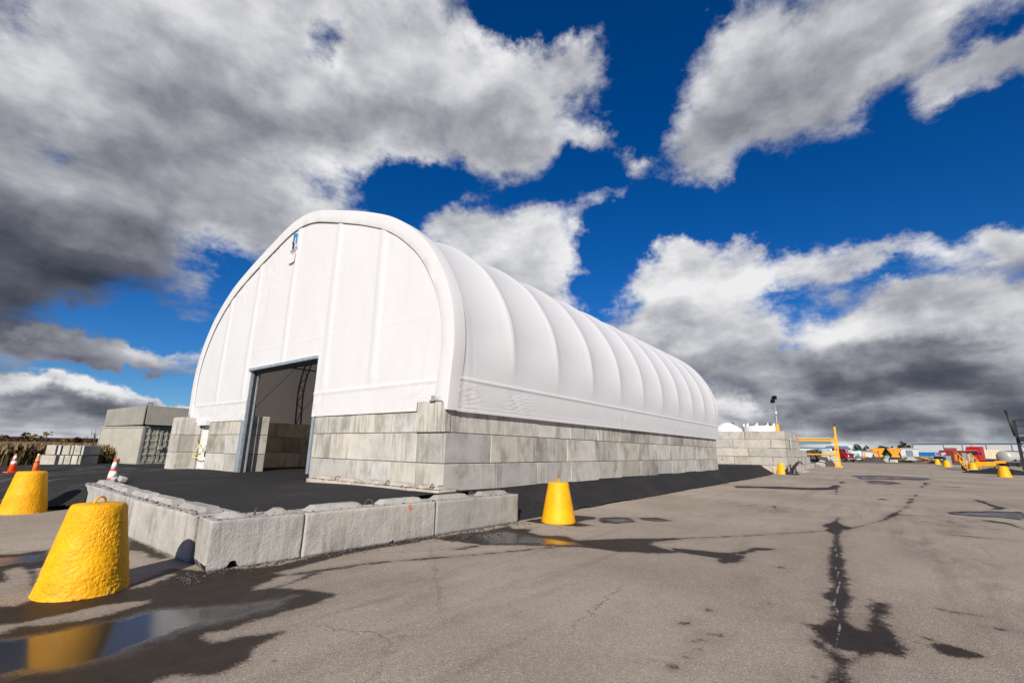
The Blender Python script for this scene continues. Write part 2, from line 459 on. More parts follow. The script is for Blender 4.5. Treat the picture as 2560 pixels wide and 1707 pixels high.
M_GLASS = simple('dark_glass', (0.02, 0.025, 0.03), 0.08, 0.0, 0.1, 1)
M_CHROME = simple('chrome', (0.6, 0.6, 0.62), 0.2, 0.9, 0.1, 4)
M_PALEBLUE = simple('pale_blue_tank_paint', (0.38, 0.56, 0.60), 0.45, 0.0, 0.10, 1.0, dirt=0.2)
M_HOPPER = simple('hopper_orange_paint', (0.75, 0.32, 0.015), 0.5, 0.0, 0.12, 2, dirt=0.25)
M_SLATE = simple('slate_blue_cladding', (0.13, 0.21, 0.27), 0.6, 0.0, 0.08, 0.5)
M_BLUE = simple('blue_sign_panel', (0.012, 0.17, 0.48), 0.5, 0.0, 0.05, 1)
M_GREYBOX = simple('grey_cabinet_paint', (0.20, 0.24, 0.26), 0.5, 0.0, 0.10, 3)
M_FENCE = simple('fence_mesh_green_grey', (0.20, 0.26, 0.23), 0.7, 0.0, 0.12, 1.0)
M_TAN = simple('tanker_aluminium', (0.442, 0.425, 0.391), 0.42, 0.25, 0.08, 1.0, dirt=0.15)
M_GRAVEL = simple('dark_gravel', (0.055, 0.05, 0.046), 0.95, 0.0, 0.5, 9, bmp=1.0, bscale=9)
M_DIRT = simple('rubble_dirt', (0.13, 0.085, 0.045), 0.95, 0.0, 0.5, 3, bmp=0.8, bscale=8)
M_TAPE = simple('yellow_caution_tape', (0.78, 0.68, 0.06), 0.5)
M_LOGOBLUE = simple('logo_blue', (0.004, 0.24, 0.58), 0.5)
M_LOGOBLACK = simple('logo_black', (0.02, 0.02, 0.022), 0.5)
M_SPRAY = simple('orange_spray_paint', (0.60, 0.20, 0.08), 0.8, 0.0, 0.3, 20)
M_PLASTER = simple('pale_concrete_rubble', (0.36, 0.35, 0.33), 0.8, 0.0, 0.15, 10)
def yellow_mat(name, rough_bump):
    m, t, b = new_mat(name)
    v, r = obj_vec(t)
    n = noise_n(t, v, 4, 6, 0.6)
    c = ramp(t, n.outputs[0], [(0.3, (0.70, 0.30, 0.0)), (0.65, (0.84, 0.405, 0.002))])
    geo = nd(t, 'ShaderNodeTexCoord')
    sp = nd(t, 'ShaderNodeSeparateXYZ'); lk(t, geo.outputs['Object'], sp.inputs[0])
    # chipped and scuffed paint near the foot
    ch = noise_n(t, v, 22, 5, 0.7)
    foot = math_n(t, 'MULTIPLY', maprange(t, sp.outputs[2], 0.10, 0.0), maprange(t, ch.outputs[0], 0.56, 0.64))
    c = mixc(t, foot, c, (0.30, 0.24, 0.17))
    sc = noise_n(t, vmath(t, 'MULTIPLY', v, (1, 1, 5)), 9, 6, 0.7)
    c = mixc(t, maprange(t, sc.outputs[0], 0.68, 0.76, 0, 0.5), c, (0.32, 0.17, 0.03))
    lk(t, c, b.inputs['Base Color'])
    b.inputs['Roughness'].default_value = 0.55; b.inputs['Specular IOR Level'].default_value = 0.3
    vo = nd(t, 'ShaderNodeTexVoronoi', feature='SMOOTH_F1'); vo.inputs['Scale'].default_value = 60; lk(t, v, vo.inputs['Vector'])
    h = math_n(t, 'ADD', math_n(t, 'MULTIPLY', vo.outputs['Distance'], -0.8), noise_n(t, v, 45, 5, 0.6).outputs[0])
    mk = maprange(t, noise_n(t, v, 2.6, 3).outputs[0], 0.38, 0.6, 0.15, 1.0)
    bump(t, b, math_n(t, 'MULTIPLY', h, mk), rough_bump, 0.03)
    return m
M_YELLOW = yellow_mat('rough_yellow_paint', 0.55)
M_YELLOW2 = yellow_mat('smooth_yellow_paint', 0.06)
def fabric_mat():
    m, t, b = new_mat('white_pvc_fabric')
    tcn = nd(t, 'ShaderNodeTexCoord'); v = tcn.outputs['Object']
    n = noise_n(t, v, 0.35, 6, 0.6)
    c = ramp(t, n.outputs[0], [(0.3, (0.785, 0.78, 0.765)), (0.7, (0.825, 0.82, 0.805))])
    lk(t, c, b.inputs['Base Color'])
    b.inputs['Roughness'].default_value = 0.45; b.inputs['Specular IOR Level'].default_value = 0.25
    w = noise_n(t, vmath(t, 'MULTIPLY', v, (1, 1, 0.5)), 2.2, 6, 0.6)
    bump(t, b, w.outputs[0], 0.16, 0.03)
    st = noise_n(t, vmath(t, 'MULTIPLY', v, (3, 3, 0.25)), 1.4, 5, 0.6)
    lk(t, mixc(t, maprange(t, st.outputs[0], 0.55, 0.75, 0, 0.10), c, (0.45, 0.43, 0.40)), b.inputs['Base Color'])
    tr = nd(t, 'ShaderNodeBsdfTranslucent'); tr.inputs['Color'].default_value = (0.62, 0.52, 0.40, 1)
    ms = nd(t, 'ShaderNodeMixShader'); ms.inputs[0].default_value = 0.27
    lk(t, b.outputs[0], ms.inputs[1]); lk(t, tr.outputs[0], ms.inputs[2])
    lk(t, ms.outputs[0], t.nodes['Material Output'].inputs['Surface'])
    return m
M_FABRIC = fabric_mat()
def lot_mat():
    m, t, b = new_mat('worn_pavement')
    geo = nd(t, 'ShaderNodeNewGeometry'); v = geo.outputs['Position']
    wet_a = nd(t, 'ShaderNodeAttribute', attribute_name='wet'); wat_a = nd(t, 'ShaderNodeAttribute', attribute_name='water')
    edge = noise_n(t, v, 5.5, 8, 0.72)
    e2 = noise_n(t, v, 38, 4, 0.7)
    ed = math_n(t, 'ADD', math_n(t, 'MULTIPLY', math_n(t, 'SUBTRACT', edge.outputs[0], 0.5), 0.30), math_n(t, 'MULTIPLY', math_n(t, 'SUBTRACT', e2.outputs[0], 0.5), 0.17))
    e3 = noise_n(t, vmath(t, 'MULTIPLY', v, (1, 1.5, 1)), 1.4, 3, 0.6)
    ed = math_n(t, 'ADD', ed, math_n(t, 'MULTIPLY', math_n(t, 'SUBTRACT', e3.outputs[0], 0.5), 0.16))
    spx = nd(t, 'ShaderNodeSeparateXYZ'); lk(t, v, spx.inputs[0])
    e4 = noise_n(t, vmath(t, 'MULTIPLY', v, (0.5, 1.2, 1)), 0.8, 5, 0.65)
    ed = math_n(t, 'ADD', ed, math_n(t, 'MULTIPLY', math_n(t, 'SUBTRACT', e4.outputs[0], 0.53), maprange(t, spx.outputs[0], 3.0, 26.0, 0.0, 1.3)))
    wet = maprange(t, math_n(t, 'ADD', wet_a.outputs['Fac'], ed), -0.035, 0.06)
    halo = maprange(t, math_n(t, 'ADD', wet_a.outputs['Fac'], math_n(t, 'MULTIPLY', ed, 2.0)), -0.28, 0.02, 0, 0.30)
    water = math_n(t, 'MULTIPLY', maprange(t, math_n(t, 'ADD', wat_a.outputs['Fac'], math_n(t, 'MULTIPLY', ed, 1.2)), -0.10, 0.14), wet)
    big = noise_n(t, v, 0.22, 6, 0.6); mid = noise_n(t, vmath(t, 'MULTIPLY', v, (0.7, 2.0, 1)), 0.9, 7, 0.65)
    c = ramp(t, big.outputs[0], [(0.32, (0.262, 0.211, 0.158)), (0.68, (0.400, 0.332, 0.256))])
    c = mixc(t, maprange(t, mid.outputs[0], 0.5, 0.75, 0, 0.45), c, (0.205, 0.172, 0.132))
    # stone chips in the surface
    vo = nd(t, 'ShaderNodeTexVoronoi'); vo.inputs['Scale'].default_value = 85; lk(t, v, vo.inputs['Vector'])
    sp = nd(t, 'ShaderNodeSeparateXYZ'); lk(t, vo.outputs['Color'], sp.inputs[0])
    c = mixc(t, maprange(t, sp.outputs[0], 0.70, 1.0, 0, 0.45), c, (0.60, 0.55, 0.49))
    c = mixc(t, maprange(t, sp.outputs[1], 0.72, 1.0, 0, 0.55), c, (0.15, 0.13, 0.115))
    smu = nd(t, 'ShaderNodeAttribute', attribute_name='smudge')
    sn = noise_n(t, vmath(t, 'MULTIPLY', v, (0.6, 1.8, 1)), 1.6, 6, 0.65)
    c = mixc(t, math_n(t, 'MULTIPLY', smu.outputs['Fac'], maprange(t, sn.outputs[0], 0.36, 0.62, 0, 0.62)), c, (0.14, 0.115, 0.095))
    oil = noise_n(t, vmath(t, 'MULTIPLY', v, (1.0, 1.6, 1)), 0.55, 5, 0.6)
    c = mixc(t, maprange(t, oil.outputs[0], 0.60, 0.74, 0, 0.45), c, (0.17, 0.148, 0.13))
    spots = noise_n(t, v, 7.0, 2, 0.5)
    c = mixc(t, maprange(t, spots.outputs[0], 0.73, 0.78, 0, 0.55), c, (0.12, 0.10, 0.085))
    dampc = mixc(t, 1.0, c, ramp(t, edge.outputs[0], [(.3, (.06, .048, .040)), (.7, (.13, .105, .088))]), 'MULTIPLY')
    c = mixc(t, halo, c, (0.20, 0.155, 0.115))
    c = mixc(t, wet, c, dampc)
    # faint swept tyre tracks and hairline cracks
    tv = noise_n(t, vmath(t, 'MULTIPLY', v, (0.10, 1.5, 1)), 1.0, 4, 0.6)
    c = mixc(t, maprange(t, tv.outputs[0], 0.56, 0.68, 0, 0.28), c, mixc(t, 1.0, c, (0.55, 0.53, 0.52), 'MULTIPLY'))
    cv = nd(t, 'ShaderNodeTexVoronoi', feature='DISTANCE_TO_EDGE'); cv.inputs['Scale'].default_value = 0.28
    lk(t, vmath(t, 'ADD', v, vmath(t, 'SCALE', edge.outputs['Color'], scale=0.5)), cv.inputs['Vector'])
    crk = math_n(t, 'MULTIPLY', maprange(t, cv.outputs['Distance'], 0.0045, 0.0015), maprange(t, big.outputs[0], 0.45, 0.6))
    c = mixc(t, math_n(t, 'MULTIPLY', crk, 0.7), c, (0.06, 0.05, 0.042))
    salt = nd(t, 'ShaderNodeAttribute', attribute_name='salt')
    c = mixc(t, maprange(t, math_n(t, 'ADD', salt.outputs['Fac'], math_n(t, 'MULTIPLY', math_n(t, 'SUBTRACT', e2.outputs[0], 0.5), 0.06)), -0.004, 0.006, 0, 0.75), c, (0.36, 0.35, 0.35))
    c = mixc(t, water, c, (0.022, 0.021, 0.021))
    lk(t, c, b.inputs['Base Color'])
    rg = math_n(t, 'SUBTRACT', math_n(t, 'SUBTRACT', 0.92, math_n(t, 'MULTIPLY', wet, 0.34)), math_n(t, 'MULTIPLY', water, 0.46))
    lk(t, rg, b.inputs['Roughness'])
    lk(t, math_n(t, 'ADD', math_n(t, 'ADD', 0.10, math_n(t, 'MULTIPLY', wet, 0.12)), math_n(t, 'MULTIPLY', water, 0.14)), b.inputs['Specular IOR Level'])
    fine = noise_n(t, v, 55, 5, 0.7)
    h = math_n(t, 'ADD', fine.outputs[0], math_n(t, 'MULTIPLY', vo.outputs['Distance'], 0.7))
    keep = math_n(t, 'SUBTRACT', 1.0, math_n(t, 'MULTIPLY', water, 0.985))
    bump(t, b, math_n(t, 'MULTIPLY', h, keep), 0.55, 0.012)
    return m
M_LOT = lot_mat()
def asphalt_mat():
    m, t, b = new_mat('fresh_asphalt')
    geo = nd(t, 'ShaderNodeNewGeometry'); v = geo.outputs['Position']
    big = noise_n(t, v, 0.35, 6, 0.6)
    c = ramp(t, big.outputs[0], [(0.3, (0.012, 0.0115, 0.0118)), (0.7, (0.021, 0.020, 0.020))])
    # dusty wheel tracks sweeping round in front of the shed
    for (cx, cy, r0, w, amt) in ((-9.0, 21.0, 6.2, 0.22, .5), (-9.0, 21.0, 8.0, 0.30, .5), (-10.5, 17.0, 5.0, .2, .4), (-11, 24, 9.6, .3, .45), (-8.0, 17.5, 7.0, 0.25, .35), (-6.5, 20.0, 5.0, 0.3, .4), (-9.5, 23.0, 10.8, .35, .3)):
        dd = vmath(t, 'DISTANCE', vmath(t, 'MULTIPLY', v, (1, 1, 0)), (cx, cy, 0))
        band = maprange(t, math_n(t, 'ABSOLUTE', math_n(t, 'SUBTRACT', dd, r0)), w, w * 0.3)
        br = noise_n(t, v, 1.1, 4, 0.6)
        c = mixc(t, math_n(t, 'MULTIPLY', band, maprange(t, br.outputs[0], 0.38, 0.58, 0, amt * 1.5)), c, (0.115, 0.100, 0.085))
    mid = noise_n(t, v, 0.9, 7, 0.65)
    c = mixc(t, maprange(t, mid.outputs[0], 0.50, 0.72, 0, 0.45), c, (0.050, 0.044, 0.038))
    tl = noise_n(t, vmath(t, 'MULTIPLY', v, (0.12, 2.2, 1)), 1.0, 4, 0.6)
    c = mixc(t, maprange(t, tl.outputs[0], 0.55, 0.70, 0, 0.14), c, (0.075, 0.066, 0.058))
    vo = nd(t, 'ShaderNodeTexVoronoi'); vo.inputs['Scale'].default_value = 60; lk(t, v, vo.inputs['Vector'])
    sp = nd(t, 'ShaderNodeSeparateXYZ'); lk(t, vo.outputs['Color'], sp.inputs[0])
    c = mixc(t, maprange(t, sp.outputs[0], 0.75, 1.0, 0, 0.5), c, (0.085, 0.08, 0.078))
    lk(t, c, b.inputs['Base Color'])
    b.inputs['Roughness'].default_value = 0.86; b.inputs['Specular IOR Level'].default_value = 0.22
    h = math_n(t, 'ADD', noise_n(t, v, 45, 4, 0.7).outputs[0], vo.outputs['Distance'])
    bump(t, b, h, 0.6, 0.015)
    return m
M_ASPHALT = asphalt_mat()
def ground_mat():
    m, t, b = new_mat('rough_ground')
    geo = nd(t, 'ShaderNodeNewGeometry'); v = geo.outputs['Position']
    n = noise_n(t, v, 0.05, 8, 0.65)
    c = ramp(t, n.outputs[0], [(0.35, (0.10, 0.075, 0.035)), (0.55, (0.17, 0.125, 0.06)), (0.7, (0.09, 0.08, 0.03))])
    lk(t, c, b.inputs['Base Color']); b.inputs['Roughness'].default_value = 0.95
    return m
M_GROUND = ground_mat()
def leaf_mat(name, c0, c1):
    m, t, b = new_mat(name)
    geo = nd(t, 'ShaderNodeNewGeometry')
    c = ramp(t, geo.outputs['Random Per Island'], [(0.0, c0), (1.0, c1)])
    lk(t, c, b.inputs['Base Color']); b.inputs['Roughness'].default_value = 0.8; b.inputs['Specular IOR Level'].default_value = 0.2
    return m
M_REED = leaf_mat('dry_reed', (0.035, 0.042, 0.012), (0.125, 0.088, 0.034))
M_PLUME = leaf_mat('reed_plume', (0.11, 0.075, 0.034), (0.24, 0.17, 0.085))
M_LEAFG = leaf_mat('dark_green_leaf', (0.02, 0.032, 0.012), (0.06, 0.075, 0.02))
M_LEAFY = leaf_mat('yellow_leaf', (0.20, 0.13, 0.02), (0.42, 0.27, 0.04))
M_LEAFB = leaf_mat('brown_leaf', (0.05, 0.03, 0.018), (0.12, 0.07, 0.03))
M_BARK = simple('bark', (0.06, 0.045, 0.035), 0.9)
M_HILL = simple('far_wooded_hill', (0.045, 0.045, 0.055), 0.95, 0, 0.25, 0.01)

# ---------------------------------------------------------------- ground, yard pavement with puddles
def spaced(lo, dense_lo, dense_hi, hi, step, grow=1.12):
    a = list(np.arange(dense_lo, dense_hi + 1e-6, step))
    s = step; x = dense_hi
    while x < hi:
        s = min(s * grow, 12.0); x += s; a.append(x)
    s = step; x = dense_lo; pre = []
    while x > lo:
        s = min(s * grow, 12.0); x -= s; pre.append(x)
    return np.array(pre[::-1] + a)
def sheet(name, xs, ys, zfun, mat, keep=None, attrs=None):
    X, Y = np.meshgrid(xs, ys)
    Z = zfun(X, Y)
    nx, ny = len(xs), len(ys)
    idx = np.arange(nx * ny).reshape(ny, nx)
    quads = np.stack([idx[:-1, :-1], idx[:-1, 1:], idx[1:, 1:], idx[1:, :-1]], -1).reshape(-1, 4)
    if keep is not None:
        k = keep(X, Y)
        kq = (k[:-1, :-1] & k[:-1, 1:] & k[1:, 1:] & k[1:, :-1]).reshape(-1)
        quads = quads[kq]
    co = np.stack([X, Y, Z], -1).reshape(-1, 3)
    used = np.unique(quads); remap = np.full(len(co), -1); remap[used] = np.arange(len(used))
    co = co[used]; quads = remap[quads]
    me = bpy.data.meshes.new(name)
    me.vertices.add(len(co)); me.vertices.foreach_set('co', co.astype(np.float32).ravel())
    me.loops.add(quads.size); me.loops.foreach_set('vertex_index', quads.astype(np.int32).ravel())
    me.polygons.add(len(quads)); me.polygons.foreach_set('loop_start', np.arange(0, quads.size, 4, dtype=np.int32))
    me.polygons.foreach_set('use_smooth', np.ones(len(quads), dtype=bool))
    me.materials.append(mat)
    if attrs:
        for nme, arr in attrs(co).items():
            at = me.attributes.new(nme, 'FLOAT', 'POINT'); at.data.foreach_set('value', arr.astype(np.float32))
    me.update(calc_edges=True); me.validate()
    return tag(link(name, me), kind='structure')
def sstep(a, b, x):
    t = np.clip((x - a) / (b - a), 0, 1); return t * t * (3 - 2 * t)

gx = spaced(-3000, -60, 160, 3000, 4.0, 1.3); gy = spaced(-3000, -60, 160, 3000, 4.0, 1.3)
def ground_z(x, y):
    return lot_z(x, y) - 0.035
sheet('ground', np.unique(np.concatenate([np.arange(-60, 160, 4.0), [-6000, -3000, -1500, -700, -350, -200, -120, 200, 260, 350, 500, 700, 1500, 3000, 6000]])),
      np.unique(np.concatenate([np.arange(-60, 160, 4.0), [-6000, -3000, -1500, -700, -350, -200, -120, 200, 260, 350, 500, 700, 1500, 3000, 6000]])), ground_z, M_GROUND)

A5 = lambda L: [(x / 2.735, 1280 + y / 2.735) for x, y in L]          # tracing frames used while measuring the photograph
A6 = lambda L: [(840 + x / 2.735, 1180 + y / 2.735) for x, y in L]
A7 = lambda L: [(1700 + x / 2.735, 1180 + y / 2.735) for x, y in L]
WET = [
 A5([(-300, 640), (100, 640), (230, 590), (870, 500), (1180, 380), (1400, 400), (1900, 360), (2352, 250), (2352, 295), (1960, 395), (1880, 415), (1960, 420), (2352, 368), (2352, 385), (1900, 450), (1740, 510), (1735, 530), (1870, 515), (2050, 518), (2200, 530), (2315, 553), (2200, 610), (1900, 690), (1700, 750), (1550, 805), (1430, 830), (1410, 860), (1470, 885), (1600, 850), (1750, 835), (1945, 818), (1860, 870), (1790, 890), (1730, 930), (1760, 985), (1660, 1040), (1540, 1100), (1400, 1120), (1200, 1120), (1050, 1168), (900, 1400), (-300, 1400)]),
 A5([(-300, 300), (120, 285), (345, 255), (330, 380), (255, 385), (240, 480), (225, 520), (200, 420), (150, 370), (60, 385), (30, 480), (-300, 500)]),
 A5([(870, 160), (1000, 220), (1180, 320), (1080, 320), (1000, 290), (930, 265), (870, 260)]),
 A5([(2080, 420), (2190, 405), (2195, 415), (1960, 500), (1850, 525), (1950, 485), (2100, 430)]),
 A6([(660, 455), (830, 420), (1000, 405), (1190, 365), (1200, 385), (1340, 388), (1330, 410), (1400, 430), (1560, 435), (1650, 465), (1900, 455), (2352, 447), (2352, 460), (2180, 475), (2160, 490), (2230, 520), (2352, 540), (2352, 552), (2200, 555), (1900, 540), (1700, 515), (1500, 505), (1350, 500), (1000, 498), (940, 490), (830, 475)]),
 A6([(-20, 540), (300, 490), (680, 435), (700, 450), (400, 505), (100, 555), (-20, 580)]),
 A6([(1795, 312), (1900, 305), (2000, 310), (2050, 340), (1920, 350), (1810, 345)]),
 A6([(2060, 310), (2200, 310), (2310, 333), (2200, 338), (2100, 325)]),
 A6([(1640, 295), (1770, 305), (1790, 315), (1690, 330), (1660, 345), (1770, 365), (1640, 372), (1350, 345), (1290, 335), (1330, 325)]),
 A6([(790, 530), (950, 500), (1000, 500), (880, 528)]),
 A7([(-60, 515), (250, 545), (330, 550), (470, 578), (400, 615), (290, 628), (250, 605), (280, 590), (0, 550), (-60, 548)]),
 A7([(330, 555), (520, 515), (720, 528), (520, 535), (440, 560)]),
 A7([(1050, 420), (1090, 420), (1100, 480), (1120, 600), (1140, 680), (1150, 760), (1165, 840), (1170, 900), (1160, 960), (1170, 1040), (1280, 1090), (1290, 1000), (1280, 920), (1340, 880), (1420, 890), (1455, 940), (1430, 990), (1400, 1020), (1440, 1080), (1500, 1140), (1560, 1190), (1580, 1240), (1540, 1268), (1440, 1250), (1320, 1225), (1250, 1270), (1180, 1280), (1150, 1350), (1140, 1441), (1130, 1600), (1030, 1600), (1020, 1441), (1020, 1340), (1030, 1280), (960, 1210), (890, 1160), (890, 1125), (930, 1130), (890, 1060), (820, 1022), (900, 1035), (960, 1040), (1030, 1010), (1030, 940), (1010, 880), (950, 815), (1020, 815), (1030, 760), (1000, 690), (1020, 620), (1015, 560), (1040, 500)]),
 A7([(980, 350), (1040, 345), (1060, 320), (1090, 305), (1075, 335), (1120, 365), (1200, 380), (1140, 395), (1110, 410), (1090, 425), (1060, 425), (1010, 405), (975, 395), (1020, 380), (975, 370)]),
 A7([(1645, 1168), (1810, 1160), (1930, 1200), (2090, 1262), (1990, 1278), (1870, 1262), (1760, 1235), (1700, 1195)]),
 A7([(1160, 22), (1300, 22), (1600, 32), (1720, 44), (1680, 56), (1480, 50), (1240, 48)]),
 A7([(1280, 58), (1400, 60), (1520, 78), (1440, 84), (1300, 80)]),
 A7([(360, 92), (550, 96), (680, 98), (900, 106), (980, 104), (1080, 85), (1115, 62), (1090, 110), (1070, 152), (1060, 118), (980, 122), (800, 120), (560, 110), (380, 108)]),
 A7([(1795, 275), (1900, 268), (2130, 265), (2352, 270), (2352, 330), (2180, 310), (2000, 302), (1860, 290)]),
 A7([(2130, 262), (2080, 225), (1930, 155), (2060, 195), (2180, 230), (2300, 250), (2200, 258)]),
 A7([(1340, 180), (1430, 184), (1400, 190), (1350, 186)]),
 A7([(1690, 92), (1830, 97), (2050, 105), (1830, 102)]),
 A7([(2050, 320), (2250, 345), (2352, 385), (2352, 395), (2240, 355), (2100, 338)]),
]
DRY = [
 A5([(-300, 800), (120, 760), (300, 720), (450, 690), (700, 640), (1020, 605), (1000, 622), (760, 690), (560, 730), (430, 745), (300, 765), (120, 785), (0, 830), (-300, 900)]),
 A5([(905, 510), (1010, 470), (1175, 425), (1130, 455), (1000, 500), (920, 514)]),
 A7([(970, 1160), (1030, 1180), (1040, 1215), (1000, 1200)]), A7([(1110, 1225), (1200, 1225), (1200, 1260), (1120, 1262)]),
 A6([(1270, 372), (1340, 360), (1360, 375), (1300, 382)]), A7([(1110, 395), (1150, 392), (1150, 402), (1120, 404)]),
 A7([(1400, 62), (1490, 68), (1400, 68)]),
]
LINES = [   # cracks: polyline, half-width in metres
 (A6([(-330, 700), (0, 655), (200, 625), (500, 600), (900, 568), (1400, 522), (1550, 500)]), 0.05),
 (A7([(-30, 452), (330, 440), (980, 402)]), 0.03), (A7([(1195, 378), (1400, 325), (1540, 240), (1620, 150), (1690, 60)]), 0.035),
 (A7([(1500, 292), (1800, 300)]), 0.03), (A7([(1770, 360), (2050, 378), (2352, 402)]), 0.035), (A7([(1830, 425), (2100, 450), (2352, 470)]), 0.035),
 (A7([(1770, 935), (1900, 958), (2060, 980)]), 0.012), (A7([(1700, 200), (2060, 208)]), 0.03), (A7([(640, 232), (670, 262)]), .02),
 (A5([(1080, 640), (1500, 590), (1850, 530)]), 0.006), (A5([(1300, 560), (1750, 520)]), .005),
]
WATER = [
 A5([(-300, 860), (150, 850), (700, 740), (950, 690), (1100, 650), (1350, 640), (1700, 620), (2050, 560), (1900, 650), (1600, 740), (1330, 790), (1150, 860), (900, 960), (600, 1060), (300, 1110), (-300, 1180)]),
 A5([(-300, 320), (120, 300), (330, 275), (320, 330), (100, 350), (-300, 420)]),
 A6([(940, 430), (1150, 400), (1380, 440), (1640, 480), (1680, 500), (1400, 492), (1050, 490)]),
 A6([(1800, 318), (1990, 316), (2030, 338), (1900, 344)]), A6([(2090, 314), (2280, 330), (2200, 334)]),
 A7([(1175, 25), (1600, 35), (1700, 46), (1480, 47), (1250, 45)]), A7([(1300, 63), (1480, 76), (1320, 78)]),
 A7([(1830, 276), (2140, 272), (2352, 278), (2352, 322), (2180, 305), (1900, 290)]),
]
SMUDGE = [(A7([(1380, 380), (1600, 420), (1800, 500), (1980, 620), (2200, 760), (2300, 900), (2100, 830), (1900, 690), (1700, 590), (1500, 490)]), 0.9),
 (A7([(1500, 300), (1900, 310), (2200, 350), (1900, 380), (1600, 350)]), 1.2), (A7([(2050, 830), (2180, 850), (2150, 880), (2060, 870)]), 0.3), (A6([(200, 760), (700, 700), (900, 720), (500, 790), (250, 800)]), 1.0), (A6([(-200, 900), (400, 830), (600, 850), (100, 950)]), 1.2),
 (A7([(300, 200), (700, 230), (900, 300), (500, 270)]), 2.0), (A7([(2200, 950), (2352, 900), (2352, 1100), (2250, 1080)]), .8)]
DROPS = [(20, 1035), (65, 1012), (40, 1030), (105, 1160), (150, 1148), (210, 1105), (215, 1145), (290, 1108), (270, 1118), (95, 1230), (75, 1240), (40, 1258), (130, 1210), (15, 1250), (-60, 1330), (910, 1390), (740, 1415), (200, 940), (500, 925), (600, 895), (690, 650), (1690, 1135), (2190, 1075), (1300, 870)]
def to_lot(poly): return np.array([on_lot(*p)[:2] for p in poly])
def sdist(P, poly):
    """signed distance, positive inside"""
    x, y = P[:, 0], P[:, 1]; best = np.full(len(P), 1e9); ins = np.zeros(len(P), bool)
    for a, b in zip(poly, np.roll(poly, -1, 0)):
        ex, ey = b - a; t = np.clip(((x - a[0]) * ex + (y - a[1]) * ey) / (ex * ex + ey * ey + 1e-12), 0, 1)
        best = np.minimum(best, (x - a[0] - t * ex) ** 2 + (y - a[1] - t * ey) ** 2)
        c = (a[1] > y) != (b[1] > y)
        ins ^= c & (x < (b[0] - a[0]) * (y - a[1]) / (b[1] - a[1] + 1e-12) + a[0])
    return np.where(ins, 1, -1) * np.sqrt(best)
def ldist(P, line):
    best = np.full(len(P), 1e9)
    for a, b in zip(line[:-1], line[1:]):
        e = b - a; t = np.clip(((P - a) @ e) / (e @ e + 1e-12), 0, 1)
        best = np.minimum(best, ((P - a - t[:, None] * e) ** 2).sum(1))
    return np.sqrt(best)
def near(P, q, m=1.0):
    lo, hi = q.min(0) - m, q.max(0) + m
    return np.nonzero((P[:, 0] > lo[0]) & (P[:, 0] < hi[0]) & (P[:, 1] > lo[1]) & (P[:, 1] < hi[1]))[0]
def wet_attrs(co):
    P = co[:, :2].astype(float)
    wet = np.full(len(P), -1.0); wat = np.full(len(P), -1.0)
    for poly in WET:
        q = to_lot(poly); i = near(P, q); wet[i] = np.maximum(wet[i], sdist(P[i], q))
    for ln, hw in LINES:
        q = to_lot(ln); i = near(P, q); wet[i] = np.maximum(wet[i], hw - ldist(P[i], q))
    for poly in DRY:
        q = to_lot(poly); i = near(P, q); wet[i] = np.minimum(wet[i], -sdist(P[i], q))
    for poly in WATER:
        q = to_lot(poly); i = near(P, q); wat[i] = np.maximum(wat[i], sdist(P[i], q))
    salt = np.full(len(P), -1.0); smu = np.zeros(len(P))
    for poly, w in SMUDGE:
        q = to_lot(poly); i = near(P, q, 2.0); smu[i] = np.maximum(smu[i], np.clip(0.5 + sdist(P[i], q) / w, 0, 1))
    for k, (dx, dy) in enumerate(DROPS):
        q = on_lot(1700 + dx / 2.735, 1180 + dy / 2.735)[:2]; rr = np.hypot(P[:, 0] - q[0], P[:, 1] - q[1]); i = rr < .3
        wet[i] = np.maximum(wet[i], 0.045 + 0.012 * (k % 3) - rr[i] * 1.6)
    q = to_lot(A7([(1072, 470), (1062, 530), (1075, 580), (1060, 640), (1085, 690), (1080, 730), (1098, 765), (1075, 800), (1082, 845), (1050, 900), (1080, 950), (1085, 1020), (1095, 1090), (1082, 1150), (1078, 1240)]))
    i = near(P, q); salt[i] = 0.012 - ldist(P[i], q)
    return {'wet': wet, 'water': wat, 'salt': salt, 'smudge': smu}
lx = spaced(-40, -8.5, 4.0, 150, 0.05, 1.02); ly = spaced(-45, -9.2, 1.5, 60, 0.05, 1.03)
def lot_keep(x, y):
    s = (x - CAM[0]) * FH[0] + (y - CAM[1]) * FH[1]
    edge = 88 + 2.5 * np.sin(x * 0.13 + y * 0.21)
    return (s < edge) & (y < 34) & (x > -39)
sheet('lot_pavement', lx, ly, lot_z, M_LOT, lot_keep, wet_attrs)

